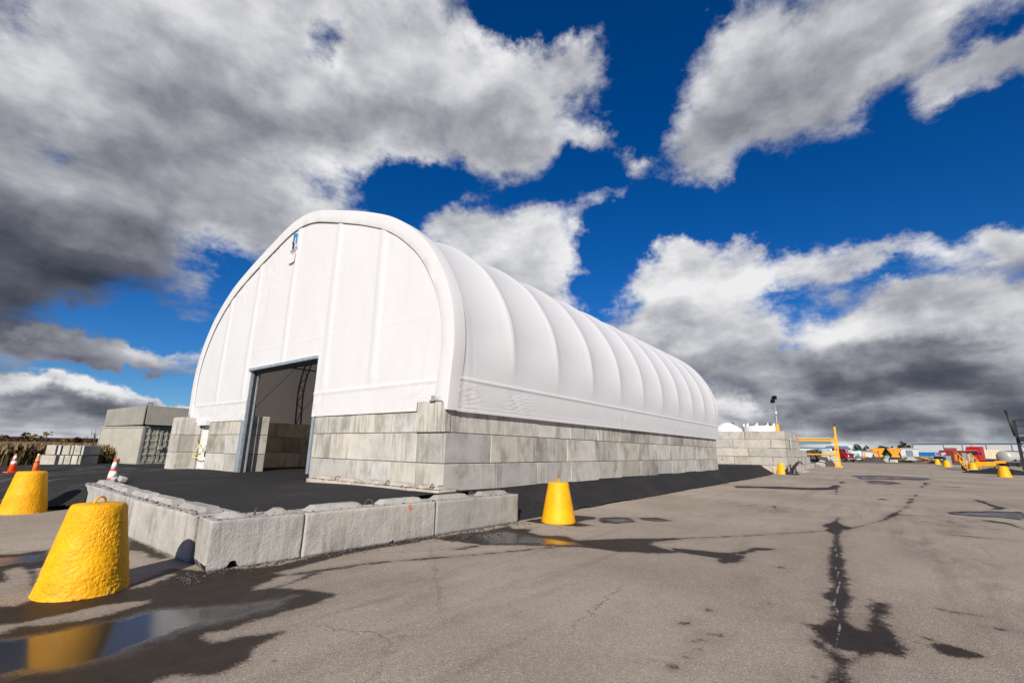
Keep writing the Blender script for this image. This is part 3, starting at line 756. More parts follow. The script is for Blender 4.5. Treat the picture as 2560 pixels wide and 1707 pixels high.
# fresh asphalt pad: level in front of the door, ramping down to the yard on the left and along the long wall
def pad_z(x, y):
    f = sstep(5.4, 10.2, y + 3.0 * (x + 4.7))
    fall = -0.35 * np.clip((y - 13) / 17.0, 0, 1.1)
    lvl = 0.09 * sstep(-4.6, -2.0, x) + 0.07 * sstep(-2.4, -0.8, x) * sstep(5.2, 2.6, y)
    out = LOT + 0.006 + f * (-LOT + lvl + fall)
    pen = (x > -5.0) & (y < 8.3)
    zp = np.where(pen, lvl - 0.01, out)
    skirt = 0.085 + (LOT - 0.085) * np.clip(-y / 1.08, 0, 1) ** 0.9
    return np.where((x > 0.3) & (y < 0.02), np.where(y > -1.085, skirt, LOT - .02), zp) + 0.012 * np.sin(x * 1.7 + 0.6 * y) * np.cos(y * 1.3) * (y > 0.3) * (x > -5)
def pad_keep(x, y):
    f = sstep(5.4, 10.2, y + 3.0 * (x + 4.7))
    inside = (x > -5.0) & (y > -0.62) & (y < 9.6)
    left = (y > 4) & (f > 0.015 + 0.05 * (np.sin(x * 2.1) + np.sin(y * 1.7 + x)) ** 2)
    sk = (x > 0.3) & (x < 41.5) & (y > -1.09 - 0.05 * np.sin(x * 0.7) - 0.03 * np.sin(x * 2.3)) & (y < 0.1)
    return (((inside | left) & ((x < 0.4) | (y > 0.0))) | sk) & (y < 33.2 + 0.5 * np.sin(x * .8)) & (x < 41.5)
px_ = np.unique(np.round(np.concatenate([np.arange(-30, -9, 0.5), np.arange(-9, 3, 0.1), np.arange(3, 42, 0.25), [0.3, 41.5]]), 3))
py_ = np.unique(np.round(np.concatenate([np.arange(-1.2, 0.35, 0.05), np.arange(0.35, 14, 0.12), np.arange(14, 35, 0.4), [0.0, 0.02]]), 3))
sheet('asphalt_apron', px_, py_, pad_z, M_ASPHALT, pad_keep)

# ---------------------------------------------------------------- concrete blocks
def rough_block(L, W, H, step=0.07, r0=0.012, chip=0.03, seed=0, notch=()):
    """a cast block standing on z=0, centred in x and y, with worn, chipped arrises"""
    bm = bmesh.new()
    bmesh.ops.create_cube(bm, size=1.0)
    for v in bm.verts: v.co = Vector((v.co.x * L, v.co.y * W, (v.co.z + .5) * H))
    for ax, n in ((0, max(1, int(L / step))), (1, max(1, int(W / step))), (2, max(1, int(H / step)))):
        es = [e for e in bm.edges if abs((e.verts[0].co - e.verts[1].co)[ax]) > 1e-4]
        if n > 1: bmesh.ops.subdivide_edges(bm, edges=es, cuts=n - 1, use_grid_fill=True)
    h = Vector((L / 2, W / 2, H / 2)); c = Vector((0, 0, H / 2))
    for v in bm.verts:
        p = v.co - c
        n = mnoise.fractal((v.co + Vector((seed * 7.1, 3.3, seed))) * 3.0, 0.7, 2.0, 4)
        r = r0 + chip * max(0.0, n + 0.05) ** 1.5
        q = Vector([max(-h[k] + r, min(h[k] - r, p[k])) for k in range(3)])
        d = p - q
        if d.length > 1e-6: p = q + d.normalized() * r
        n2 = mnoise.fractal((v.co + Vector((seed, seed * 2.0, 9))) * 5.0, 0.7, 2.0, 3)
        p += (p.normalized()) * 0.004 * n2
        p += c
        for (x0, wd, ht) in notch:
            if abs(p.x - x0) < wd: p.z = max(p.z, ht * (1 - (abs(p.x - x0) / wd) ** 4) + 0.01 * n2)
        v.co = p
    for f in bm.faces: f.smooth = True
    me = bpy.data.meshes.new('concrete_block'); bm.to_mesh(me); bm.free()
    return me
_bcache = {}
def plain_block(L, W, H, mat, var=0):
    key = (round(L, 2), round(W, 2), round(H, 2), mat.name, var)
    if key not in _bcache:
        g = 0.03 if mat.name.startswith('tank') else 0.012
        bm = bmesh.new(); bmesh.ops.create_cube(bm, size=1.0)
        rr = random.Random(var + int(L * 100))
        for v in bm.verts:
            v.co = Vector((v.co.x * (L - g) + rr.uniform(-.004, .004), v.co.y * (W - g) + rr.uniform(-.004, .004), (v.co.z + .5) * (H - g) + g / 2))
        bmesh.ops.bevel(bm, geom=list(bm.edges), offset=0.014, segments=1, affect='EDGES')
        me = bpy.data.meshes.new('concrete_block'); bm.to_mesh(me); bm.free(); me.materials.append(mat)
        _bcache[key] = me
    return _bcache[key]
def wall_block(parent, x0, x1, y0, y1, z0, z1, mat=None, jit=0.008, name='concrete_block'):
    """one block filling the given box, nudged a little off its neighbours"""
    me = plain_block(x1 - x0, y1 - y0, z1 - z0, mat or M_WALL, random.randrange(3))
    o = link(name, me, parent)
    o.location = ((x0 + x1) / 2 + random.uniform(-jit, jit), (y0 + y1) / 2 + random.uniform(-jit, jit), z0)
    o.rotation_euler = (0, 0, random.uniform(-0.004, 0.004))
    return o
CO = 0.75; BL = 2.03; BW = 1.015
side = thing('block_wall', 'long low wall of grey concrete blocks under the shed\'s ribbed side', 'wall')
for k in range(3):
    x = 0.0; cuts = [0.0]
    first = [BL, 1.77, 2.02][k]
    x = first
    while x < 25.0: cuts.append(x); x += BL
    cuts.append(25.15)
    for a, b in zip(cuts[:-1], cuts[1:]):
        if k == 2 and a == 0.0: a = 0.17
        wall_block(side, a, b, 0.0, BW, k * CO - 0.0, (k + 1) * CO)
frontr = thing('block_wall', 'pale sunlit block wall right of the shed\'s open doorway', 'wall')
for k, cuts in enumerate(([BW, BL, 4.06, 6.02], [BW, 2.98, 5.0, 6.02], [1.04, 2.03, 4.05, 6.02])):
    for a, b in zip(cuts[:-1], cuts[1:]): wall_block(frontr, 0.0, BW, a, b, k * CO, (k + 1) * CO)
wall_block(frontr, -0.055, 0.165, -0.025, 1.03, 1.5, 2.28, jit=0)
frontl = thing('block_wall', 'short block wall between the open doorway and the white side door', 'wall')
for k, cuts in enumerate(([11.24, 12.54, 14.47], [11.24, 13.3, 14.5], [11.24, 12.64, 14.5])):
    for a, b in zip(cuts[:-1], cuts[1:]): wall_block(frontl, 0.0, BW, a, b, k * CO, (k + 1) * CO)
pier = thing('block_wall', 'three-block concrete pier at the corner beyond the white side door', 'wall')
for k in range(3):
    wall_block(pier, 0.0, BW, 15.5, 16.44, k * CO, (k + 1) * CO)
    wall_block(pier, -0.62, 0.40, 15.95 + 0.02, 17.05, k * CO, (k + 1) * CO + (0.0 if k < 2 else 0.02))
sidel = thing('block_wall', 'dim block wall inside the shed, facing the doorway', 'wall')
for k in range(3):
    cuts = [1.02] + list(np.arange(1.02 + [2.0, 1.1, 2.2][k], 25, BL)) + [25.15]
    for a, b in zip(cuts[:-1], cuts[1:]): wall_block(sidel, a, b, 16.0, 17.0, k * CO, (k + 1) * CO)
rearw = thing('block_wall', 'rear block wall at the closed end inside the shed', 'wall')
for k in range(3):
    cuts = [1.02] + list(np.arange(1.02 + [2.0, 1.1, 2.2][k], 15.9, BL)) + [15.98]
    for a, b in zip(cuts[:-1], cuts[1:]): wall_block(rearw, 24.13, 25.15, a, b, k * CO, (k + 1) * CO)

# low barrier blocks that retain the pad: each can be lifted by its own rusty hook
def hook_mesh(R=0.07, r=0.012):
    mb = MB(); mb.smooth = True
    pts = [(-R, 0, -0.03)] + [(-R * math.cos(a), 0, R * 1.25 * math.sin(a)) for a in np.linspace(0.1, math.pi - 0.1, 12)] + [(R, 0, -0.03)]
    mb.tube(pts, r, 8)
    return mb.mesh('lifting_hook', M_RUST)
HOOK = hook_mesh()
def ridge(mb, x0, x1, W, H, seed=0, hgt=0.08):
    w0, w1 = W * 0.22, W * 0.14
    xs_ = [x0, x0 + 0.13] + list(np.arange(x0 + .25, x1 - .2, .12)) + [x1 - .13, x1]; rows = []
    for i, x in enumerate(xs_):
        e = 0.0 if i in (0, len(xs_) - 1) else 1.0
        hh = hgt * e + 0.004 * fbm((x * 7, seed, 1), 3); j = 0.006 * fbm((x * 8, seed, 4), 3)
        w = w1 if e else w0 * .8
        rows.append([(x, -w0 + j, H - 0.01), (x, -w + j, H + hh), (x, w + j, H + hh), (x, w0 + j, H - 0.01)])
    mb.smooth = False
    mb.grid(rows)
def barrier_block(label, cx, cy, rz, L, W=0.66, H=0.66, z=LOT, seed=0, group='concrete blocks edging the raised pad', notch=(), mat=None, hook=True, step=0.05, ridge_broken=False, chip=0.035):
    t = thing('concrete_barrier_block', label, 'concrete block', (cx, cy, z), rz, group)
    me = rough_block(L, W, H, step, 0.007, chip, seed, notch); me.materials.append(mat or M_BARRIER)
    link('body', me, t)
    g = 0.17
    for sd, (a, b) in enumerate(((-L / 2 + 0.14, -g), (g, L / 2 - 0.14))):
        mb = MB(); ridge(mb, a, b, W, H, seed + 3 * sd); mb.build('interlock_ridge', mat or M_BARRIER, t)
    if hook:
        h = link('lifting_hook', HOOK, t); h.location = (0.0, 0.0, H + 0.01); h.rotation_euler = (0.25, 0, 0.3 + seed)
    return t
# front row (runs with the long wall), corner at px 506,1431; joints at 752, 1087; end 1296
c0 = on_lot(506, 1431); c1 = on_lot(752, 1395); c2 = on_lot(1087, 1339); c3 = on_lot(1296, 1305)
def row_block(label, a, b, seed, **kw):
    d = b - a; L = math.hypot(d[0], d[1]); rz = math.atan2(d[1], d[0])
    n = np.array([-math.sin(rz), math.cos(rz)]); m = (a + b)[:2] / 2 + n * 0.33
    return barrier_block(label, m[0], m[1], rz, L - 0.015, seed=seed, **kw)
row_block('short stained corner block of the pad edging, facing the puddle', c0, c1, 1, notch=((-0.30, 0.075, 0.10), (-0.655, .03, .09)), step=0.035)
row_block('long pad-edging block with an orange paint spot on its face', c1, c2, 2, notch=((0.35, 0.03, 0.05),), step=0.042)
row_block('long pad-edging block with drip stains, ending beside the black ramp', c2, c3, 3, step=0.055)
# left row (runs away from the corner)
xL = -5.23
yL = [-0.10, 2.92, 5.95, 8.35]
barrier_block('long pad-edging block catching the round bollard shadow', xL + 0.36, (yL[0] + yL[1]) / 2 + 0.02, math.pi / 2, yL[1] - yL[0] - 0.02, seed=4, hook=False)
barrier_block('middle block of the pad edging that runs towards the containers', xL + 0.44, (yL[1] + yL[2]) / 2, math.pi / 2 - 0.035, yL[2] - yL[1] - 0.02, seed=5, hook=False)
barrier_block('end block of the pad edging, strewn with broken rubble', xL + 0.60, (yL[2] + yL[3]) / 2, math.pi / 2 - 0.06, yL[3] - yL[2] - 0.02, seed=6, hook=False)
# footing row along the front wall, mostly sunk in the pad
yb = [4.98, 2.75, 0.55, -0.52]
for i, (a, b) in enumerate(zip(yb[:-1], yb[1:])):
    barrier_block(['half-sunk footing block with an exposed end beside the doorway', 'half-sunk footing block with a hook, against the front wall', 'half-sunk footing block reaching past the shed corner'][i],
                  -0.335, (a + b) / 2, math.pi / 2, a - b - 0.015, H=0.62, z=-0.42, seed=10 + i, group='footing blocks along the front wall', mat=M_LEDGE, step=0.08, chip=0.09)
# orange spot
mb = MB(); mb.smooth = False
sp0 = c1 + (c2 - c1) * 0.80; dn = (c2 - c1)[:2] / np.linalg.norm((c2 - c1)[:2])
for k in range(9):
    a = k / 9 * 6.283
spot = on_plane(1025, 1266, 1, float((c1 + (c2 - c1) * 0.8)[1]) - 0.006)
pl = [(0.05 * math.cos(a) * random.uniform(.3, 1.3), 0.05 * math.sin(a) * random.uniform(.3, 1.5)) for a in np.linspace(0, 6.0, 11)]
mb.prism([(x, z) for x, z in pl], -0.004, 0.004, 'y')
o = mb.build('paint_spot', M_SPRAY, None)
bb = [x for x in COL.objects if x.name.startswith('concrete_barrier_block') and 'orange' in x.get('label', '')][0]
bpy.context.view_layer.update()
o.parent = bb
lp = bb.matrix_world.inverted() @ Vector(tuple(spot)); o.location = (lp.x, -0.334, lp.z - 0.02)
# crumbs of rubble
def rubble(name, pts, smin, smax, mat, label, cat='rubble'):
    mb = MB()
    for (x, y, z) in pts:
        s = random.uniform(smin, smax) * random.uniform(.5, 1)
        a = random.random() * 6.28
        Mx = Matrix.Translation((x, y, z + s * 0.25)) @ Matrix.Rotation(a, 4, 'Z') @ Matrix.Rotation(random.uniform(-.5, .5), 4, 'X')
        mb.box((0, 0, 0), (s * random.uniform(.8, 1.6), s, s * .6), Mx, taper=(random.uniform(.4, .9), random.uniform(.4, .9)))
    o = mb.build(name, mat); return tag(o, label, cat, kind='stuff')
pts = []
for _ in range(420):
    t = random.random(); p = c0 + (c3 - c0) * t; off = abs(random.gauss(0, 0.16)) + 0.02
    pts.append((p[0] + 0.02, p[1] - off, LOT))
for _ in range(160):
    p = on_lot(random.gauss(1160, 60), random.gauss(1338, 9)); pts.append(tuple(p))
for _ in range(50):
    p = on_lot(random.gauss(470, 28), random.gauss(1450, 7)); pts.append(tuple(p))
pts = [p for p in pts if not (p[1] > -0.80 - 0.04 * p[0] and -5.3 < p[0] < 1.5)] + [p for p in pts if p[1] <= -0.80]
rubble('gravel_crumbs', pts[:620], 0.012, 0.05, M_GRAVEL, 'dark gravel crumbs scattered along the foot of the edging blocks', 'gravel')
pts = []
for _ in range(240):
    t = random.random(); p = c0 + (c3 - c0) * t; pts.append((p[0], p[1] + random.uniform(0.04, 0.12) + random.choice([0, .38]), LOT + 0.655))
for _ in range(320):
    y = random.uniform(0, 8.2); pts.append((xL + 0.03 * y + random.uniform(0.03, 0.25), y, LOT + 0.655))
for _ in range(420):
    y = random.uniform(-0.5, 4.9); pts.append((-0.335 + random.choice([-1, -1, 1]) * random.uniform(0.17, 0.31), y, 0.198))
rubble('gravel_grit', pts, 0.01, 0.04, M_GRAVEL, 'black grit lying on top of the edging blocks', 'gravel')
for k, (px, py, s) in enumerate(((278, 1201, 0.16), (295, 1204, 0.22))):
    p = on_plane(px, py, 2, 0.06)
    mb = MB(); bm0 = rough_block(s, s * .8, s * .6, 0.04, 0.004, 0.05, 30 + k); bm0.materials.append(M_PLASTER)
    o = link('broken_concrete_lump', bm0); o.location = (p[0] + 0.1, p[1] + 0.1, 0.055); o.rotation_euler = (0.25, -0.2, 0.6 + k)
    tag(o, ['small pale broken lump beside the cone foot', 'larger pale broken lump on the end edging block'][k], 'rubble', 'broken lumps on the end edging block')

# ---------------------------------------------------------------- fabric shed
YC = 8.40
PROF = [(8.50, 2.03), (8.56, 2.83), (8.63, 3.7), (8.56, 4.5), (8.35, 5.22), (7.98, 5.95), (7.38, 6.78), (6.55, 7.52), (5.68, 8.10), (4.68, 8.56), (3.6, 8.98), (2.5, 9.36), (1.4, 9.72), (0.7, 9.88), (0.0, 9.94)]
def catmull(P, n):
    P = [np.array(p, float) for p in P]; Q = [2 * P[0] - P[1]] + P + [2 * P[-1] - P[-2]]
    out = []
    for i in range(1, len(Q) - 2):
        for t in np.linspace(0, 1, n, endpoint=False):
            a, b, c, d = Q[i - 1], Q[i], Q[i + 1], Q[i + 2]
            out.append(0.5 * ((2 * b) + (-a + c) * t + (2 * a - 5 * b + 4 * c - d) * t * t + (-a + 3 * b - 3 * c + d) * t ** 3))
    out.append(P[-1]); return out
half = catmull(PROF, 8)
full = [np.array((YC - d, z)) for d, z in half] + [np.array((YC + d, z)) for d, z in half[-2::-1]]
seg = np.cumsum([0] + [np.linalg.norm(b - a) for a, b in zip(full[:-1], full[1:])])
NU = 150
uu = np.linspace(0, seg[-1], NU)
PY = np.interp(uu, seg, [p[0] for p in full]); PZ = np.interp(uu, seg, [p[1] for p in full])
TY = np.gradient(PY); TZ = np.gradient(PZ); ln = np.hypot(TY, TZ); NY = -TZ / ln; NZ = TY / ln        # outward normal
def arch(i, off): return PY[i] + NY[i] * off, PZ[i] + NZ[i] * off
shed = thing('fabric_shed', 'big white arched fabric storage shed standing on concrete block walls', 'shed')
RIBS = [0.25] + [2.46 * k for k in range(1, 10)] + [24.6, 25.2]
def rib_t(x):
    for a, b in zip(RIBS[:-1], RIBS[1:]):
        if x <= b: return (x - a) / (b - a), b - a
    return 1.0, 1.0
xs = []
for a, b in zip(RIBS[:-1], RIBS[1:]):
    n = max(4, int((b - a) / 0.11)); xs += [a + (b - a) * k / n for k in range(n)]
xs.append(RIBS[-1])
rows = []
TOT = seg[-1]
um = np.concatenate([np.arange(0, 1.3, 0.028), np.arange(1.3, TOT - 1.3, 0.17), np.arange(TOT - 1.3, TOT, 0.06), [TOT]])
for u in um:
    row = []
    y0, z0, ny_, nz_ = (float(np.interp(u, uu, A)) for A in (PY, PZ, NY, NZ))
    up = min(1, max(0, (z0 - 2.9) / 1.4))
    s_max = 0.125 * up ** 1.1
    for x in xs:
        t, w = rib_t(x)
        off = -s_max * min(1, w / 2) * (4 * t * (1 - t)) ** 0.75
        if z0 < 2.86:
            k = (2.86 - z0) / 0.83
            patch = max(0.0, mnoise.noise(Vector((x * .55, 1, 7))) + .12) * 1.5 + max(0, 1 - abs(x - .7) / .7) * .9
            wr = mnoise.fractal(Vector((x * 5.5 + z0 * 6.5, z0 * 1.2, 5)), 0.6, 2.0, 3) * patch + 0.12 * mnoise.noise(Vector((x * 1.2, z0 * 1.5, 2)))
            off += 0.05 * wr * math.sin(min(1, k) * math.pi) + 0.012 * math.sin(k * math.pi)
            if k > 0.93: off += 0.012
        off += 0.030 * math.exp(-((z0 - 2.86) / 0.035) ** 2) + 0.008 * math.exp(-((z0 - 2.16) / 0.02) ** 2)
        if x < 1.0 and z0 < 6:
            off += 0.022 * math.sin((x - .25) * 22 + z0 * .35) * (1 - (x - 0.25) / .75) * min(1, (6 - z0) / 3)
        row.append((x, y0 + ny_ * off, z0 + nz_ * off))
    rows.append(row)
mb = MB(); mb.smooth = True; mb.grid(rows); mb.build('roof_membrane', M_FABRIC, shed)
# lighter weld strip where the skirt begins is part of the relief above; front hood wraps the first arch
def hood(xf):
    mb = MB(); mb.smooth = True
    for part, cs in enumerate(([(-0.455, 0.03), (-0.45, 0.006), (-0.435, 0.0), (-0.22, 0.0), (-0.06, 0.0), (0.010, 0.004)], [(0.010, 0.004), (0.014, 0.03), (0.014, 0.30), (0.012, 0.42)])):
        rows = []
        for i in range(NU):
            row = []
            for j, (o, dx) in enumerate(cs):
                a = uu[i]; wr = 0.0
                if part == 0 and 2 <= j <= 4: wr = 0.011 * math.sin(a * 9 + 2 * math.sin(a * 2.3)) * max(0, mnoise.noise(Vector((a * .35, 2, 0))) + .35) + 0.006 * mnoise.noise(Vector((a * 4, j, 0)))
                y, z = arch(i, o)
                z = max(z, 2.285 if -0.04 < y < 1.1 else 2.05)
                row.append((xf + dx - 0.055 - wr, y, z))
            rows.append(row)
        mb.grid(rows)
    return mb
hood(-0.03).build('front_hood', M_FABRIC, shed)
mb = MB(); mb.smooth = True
mb.tube([(-0.05, *arch(i, -0.462)) for i in range(4, NU - 4, 1)], 0.010, 6); mb.build('gap_shadow_line', M_DARKST, shed)  # dark tube stands in for the shadow in the gap along the hood's inner lip
# gable panel with the door opening
DY0, DY1, DZ = 6.20, 11.12, 4.02
POSTS = [14.12, 11.61, 8.63, 5.71, 3.12]
iy = [arch(i, -0.30)[0] for i in range(NU)]; izz = [arch(i, -0.30)[1] for i in range(NU)]
def roof_at(y):
    apex = max(range(NU), key=lambda i: izz[i])
    if y <= YC: return float(np.interp(y, iy[:apex + 1], izz[:apex + 1]))
    return float(np.interp(-y, [-v for v in iy[apex:]][::-1] if False else [-v for v in iy[apex:][::-1]], izz[apex:][::-1]))
def gable_x(y, z):
    d = 0.0
    for p in POSTS:
        if z < DZ and abs(p - 8.63) < .1: continue
        e = (y - p) / 0.16
        d += 0.028 * math.exp(-e ** 4) * min(1, max(0, (z - 2.7) / .4))
    d += 0.010 * math.sin(z * 0.9 + y * .3) + 0.008 * fbm((y * .8, z * .5, 1), 3)
    d += 0.022 * math.exp(-((z - 2.80) / 0.04) ** 2) + 0.006 * math.exp(-((z - 4.6 - 0.02 * y) / 0.03) ** 2) + 0.006 * math.exp(-((z - 6.9) / 0.03) ** 2)
    if z < 2.8:
        k = (2.8 - z) / 0.75
        edge = max(math.exp(-((y - DY1) / 1.0) ** 2) if y > DY1 else 0, math.exp(-((y - DY0) / .7) ** 2) if y < DY0 else 0, 0.75 if y > DY1 else 0.18, math.exp(-((y - 0.8) / 0.9) ** 2))
        d += 0.05 * edge * math.sin(min(1, k) * math.pi) ** .7 * (mnoise.fractal(Vector((y * 3.2 + z * 3.2, z * .9, 3)), 0.6, 2.0, 3) + .2 * math.sin(y * 9 + z * 9))
    if z > 7 and y > 10: d += 0.012 * fbm((y * 4, z * 4, 8), 3)
    return -0.035 - d
def gable_piece(name, y0, y1, zb, step=0.075):
    ny = int((y1 - y0) / step) + 1; rows = []
    nz = 110
    for a in range(ny + 1):
        y = y0 + (y1 - y0) * a / ny; zt = max(roof_at(min(max(y, iy[0] + .001), 2 * YC - iy[0] - .001)), zb + 0.02)
        zz_ = [zb + (zt - zb) * (b / nz) ** 1.6 for b in range(nz + 1)]
        rows.append([(gable_x(y, z_), y, z_) for z_ in zz_])
    mb = MB(); mb.smooth = True; mb.grid(rows); return mb.build(name, M_FABRIC, shed)
gable_piece('gable_panel', 0.205, 1.05, 2.275)
gable_piece('gable_panel', 1.05, DY0, 2.05)
gable_piece('gable_panel', DY0, DY1, DZ)
gable_piece('gable_panel', DY1, 16.59, 2.05)
mb = MB(); mb.smooth = True
rows = [[(25.16, y, 2.05 + (max(roof_at(y), 2.1) - 2.05) * b / 12) for b in range(13)] for y in np.linspace(.4, 16.4, 60)]
mb.grid(rows); mb.build('rear_panel', M_FABRIC, shed)
# door frame
def part_box(name, mat, parent, c, s, M=None):
    mb = MB(); mb.box(c, s, M); return mb.build(name, mat, parent)
part_box('door_header', M_GALV, shed, (-0.03, (DY0 + DY1) / 2 + 0.02, DZ + 0.01), (0.16, DY1 - DY0 + 0.1, 0.10))
part_box('header_track', M_DARKST, shed, (0.14, (DY0 + DY1) / 2, DZ - 0.08), (0.16, DY1 - DY0, 0.10))
part_box('door_jamb', M_GALV, shed, (0.02, DY1 - 0.02, 2.06), (0.10, 0.08, 3.96))
part_box('door_jamb', M_GALV, shed, (-0.02, DY1 + 0.13, 1.06), (0.03, 0.22, 1.97))
part_box('door_track', M_GALV, shed, (0.20, DY1 - 0.14, 2.0), (0.05, 0.06, 3.9))
part_box('door_track', M_DARKST, shed, (0.13, DY1 - 0.07, 2.0), (0.10, 0.05, 3.9))
part_box('door_jamb', M_GALV, shed, (0.02, DY0 - 0.07, 1.20), (0.07, 0.13, 1.9))
part_box('door_jamb', M_GALV, shed, (0.05, DY0 - 0.03, 3.0), (0.05, 0.06, 2.0))
# trusses
mb = MB()
idx = [0] + list(range(3, NU - 3, 3)) + [NU - 1]; prev = None
mb.smooth = True
mb.tube([(0, *arch(i, -0.30)) for i in idx], 0.045, 6); mb.tube([(0, *arch(i, -0.85)) for i in idx], 0.045, 6)
for k, i in enumerate(idx[:-1]):
    a, b = (-0.30, -0.85) if k % 2 else (-0.85, -0.30)
    mb.tube([(0, *arch(i, a)), (0, *arch(idx[k + 1], b))], 0.022, 5)
TR = mb.mesh('truss', M_TRUSS)
for k in range(1, 10):
    o = link('truss', TR, shed); o.location = (2.46 * k, 0, 0)
for fr in (0.13, 0.22, 0.32, 0.42, 0.5, 0.58, 0.68, 0.78, 0.87):
    i = int(fr * (NU - 1)); mb = MB(); mb.smooth = True
    mb.tube([(0.3, *arch(i, -0.78)), (25.0, *arch(i, -0.78))], 0.04, 6); mb.build('purlin', M_TRUSS, shed)
for k in range(1, 9):
    mb = MB(); a = arch(int(.80 * NU), -0.6); b = arch(int(.97 * NU), -0.6)
    mb.tube([(2.46 * k, *b), (2.46 * (k + 1), *a)], 0.012, 5); mb.build('brace_cable', M_DARKST, shed)
# logo and vent flap printed / sewn on the gable
def gpt(y, z, o=0.008): return (gable_x(y, z) - o, y, z)
def decal(name, pts, mat):
    mb = MB(); n = len(pts)
    mb.add([gpt(8.9, z, 0.05)[:1] + (y, z) for y, z in pts], [tuple(range(n))]); o = mb.build(name, mat, shed); return o
decal('logo_mark', [(9.06, 8.99), (9.02, 9.36), (8.72, 9.29), (8.76, 8.87), (8.84, 8.89), (8.80, 9.20), (8.95, 9.24), (8.98, 9.01)], M_LOGOBLUE)
decal('logo_mark', [(9.06, 9.04), (9.00, 9.04), (9.00, 8.98), (8.92, 8.96), (8.94, 8.70), (9.03, 8.66), (9.02, 8.90), (9.08, 8.92)], M_LOGOBLACK)
mbx = MB()
for k in range(8):
    y = 9.12 - k * 0.07
    mbx.add([gpt(y, 8.56 + .01 * k, .05), gpt(y - .05, 8.56 + .01 * k, .05), gpt(y - .05, 8.63 + .01 * k, .05), gpt(y, 8.63 + .01 * k, .05)], [(0, 1, 2, 3)])
for k in range(5):
    y = 9.04 - k * 0.07
    mbx.add([gpt(y, 8.49 + .01 * k, .05), gpt(y - .05, 8.49 + .01 * k, .05), gpt(y - .05, 8.53 + .01 * k, .05), gpt(y, 8.53 + .01 * k, .05)], [(0, 1, 2, 3)])
tag(mbx.build('logo_caption', M_LOGOBLACK, shed), kind='stuff')
rows = [[(gable_x(y, z) - 0.03 - 0.02 * (8.45 - z) / .36, y, z) for z in np.linspace(8.07, 8.45, 6)] for y in np.linspace(8.66, 9.12, 8)]
mb = MB(); mb.smooth = True; mb.grid(rows); mb.build('vent_flap', M_FABRIC, shed)
mb = MB(); mb.box((gable_x(8.9, 8.05) - 0.058, 8.89, 8.06), (0.012, 0.46, 0.016)); mb.build('vent_slot', M_DARKST, shed)
# anchors on the corner block and pier
def anchor(x, y, z):
    mb = MB(); mb.box((x, y, z + 0.07), (0.12, 0.12, 0.14)); mb.box((x, y, z + 0.015), (0.2, 0.2, 0.03)); mb.cyl((x, y + .03, z + .1), (x, y + .03, z + .34), 0.012, 6)
    mb.build('anchor_bracket', M_GALV, shed)
anchor(-0.02, 0.42, 2.275); anchor(-0.1, 16.7, 2.27)
# white side door with caution tape across it
dr = thing('side_door', 'narrow white steel side door crossed with yellow caution tape', 'door', (0, 0, 0))
part_box('door_leaf', M_WHITE, dr, (0.16, 14.94, 0.99), (0.05, 0.84, 1.86))
for yy in (14.50, 15.40): part_box('door_post', M_WHITE, dr, (0.12, yy, 1.0), (0.10, 0.07, 2.0))
part_box('door_hood', M_WHITE, dr, (-0.02, 14.98, 2.03), (0.26, 1.02, 0.24))
mb = MB(); mb.box((0.125, 14.70, 1.35), (0.03, 0.05, 0.42)); mb.build('door_window', M_DARKST, dr)
mb = MB(); mb.box((0.10, 14.70, 0.72), (0.08, 0.05, 0.30)); mb.build('door_pull', M_DARKST, dr)
for k, (a, b) in enumerate((((14.42, 1.42), (15.50, .62)), ((14.42, .66), (15.50, 1.36)), ((14.42, .60), (15.5, .58)))):
    mb = MB()
    pts = [(-0.10 - 0.03 * math.sin(t * 3.1), a[0] + (b[0] - a[0]) * t, a[1] + (b[1] - a[1]) * t - 0.05 * (k == 2) * math.sin(t * 3.14)) for t in np.linspace(0, 1, 9)]
    rows = [[(x, y, z - 0.025), (x - .004, y, z + 0.025)] for x, y, z in pts]
    mb.grid(rows); tp = mb.build('caution_tape', M_TAPE, dr)

# ---------------------------------------------------------------- bollards
def bollard_mesh(rb, rt, h, n=48, rows=26, rough=0.0, seed=0, lean=0.0, dome=0.12):
    prof = []
    for i in range(rows + 1):
        t = i / rows; prof.append((rb + (rt - rb) * t, h * (1 - dome) * t + 0.0))
    for a in np.linspace(0, math.pi / 2, 9)[1:]:
        prof.append((rt * (0.80 + 0.20 * math.cos(a)) if a < 1.2 else rt * max(0.02, 0.80 * (1.5708 - a) / .37), h * (1 - dome) + h * dome * math.sin(a)))
    def fn(p):
        if rough:
            q = p.copy(); u = Vector((p.x, p.y, 0)); u = u.normalized() if u.length > 1e-4 else Vector((0, 0, 1))
            low = 1.0 - 0.45 * min(1, p.z / h)
            d = rough * (0.32 * mnoise.fractal(Vector((p.x * 4, p.y * 4, p.z * 4 + seed)), .7, 2, 2) + low * 0.42 * mnoise.fractal(Vector((p.x * 30, p.y * 30, p.z * 30 + seed)), .8, 2, 3))
            p = q + u * d
            if p.z < 0.02: p.z = 0.0
        p.x += lean * p.z
        return p
    mb = MB(); mb.smooth = True; mb.lathe(prof, n, fn=fn)
    return mb
def ring_mesh(R, r, mat):
    mb = MB(); mb.smooth = True
    mb.tube([(-R, 0, -0.03)] + [(-R * math.cos(a), 0, R * 1.1 * math.sin(a)) for a in np.linspace(0.05, math.pi - 0.05, 14)] + [(R, 0, -0.03)], r, 8)
    return mb.mesh('lifting_eye', mat)
EYE = ring_mesh(0.07, 0.012, M_YELLOW2)
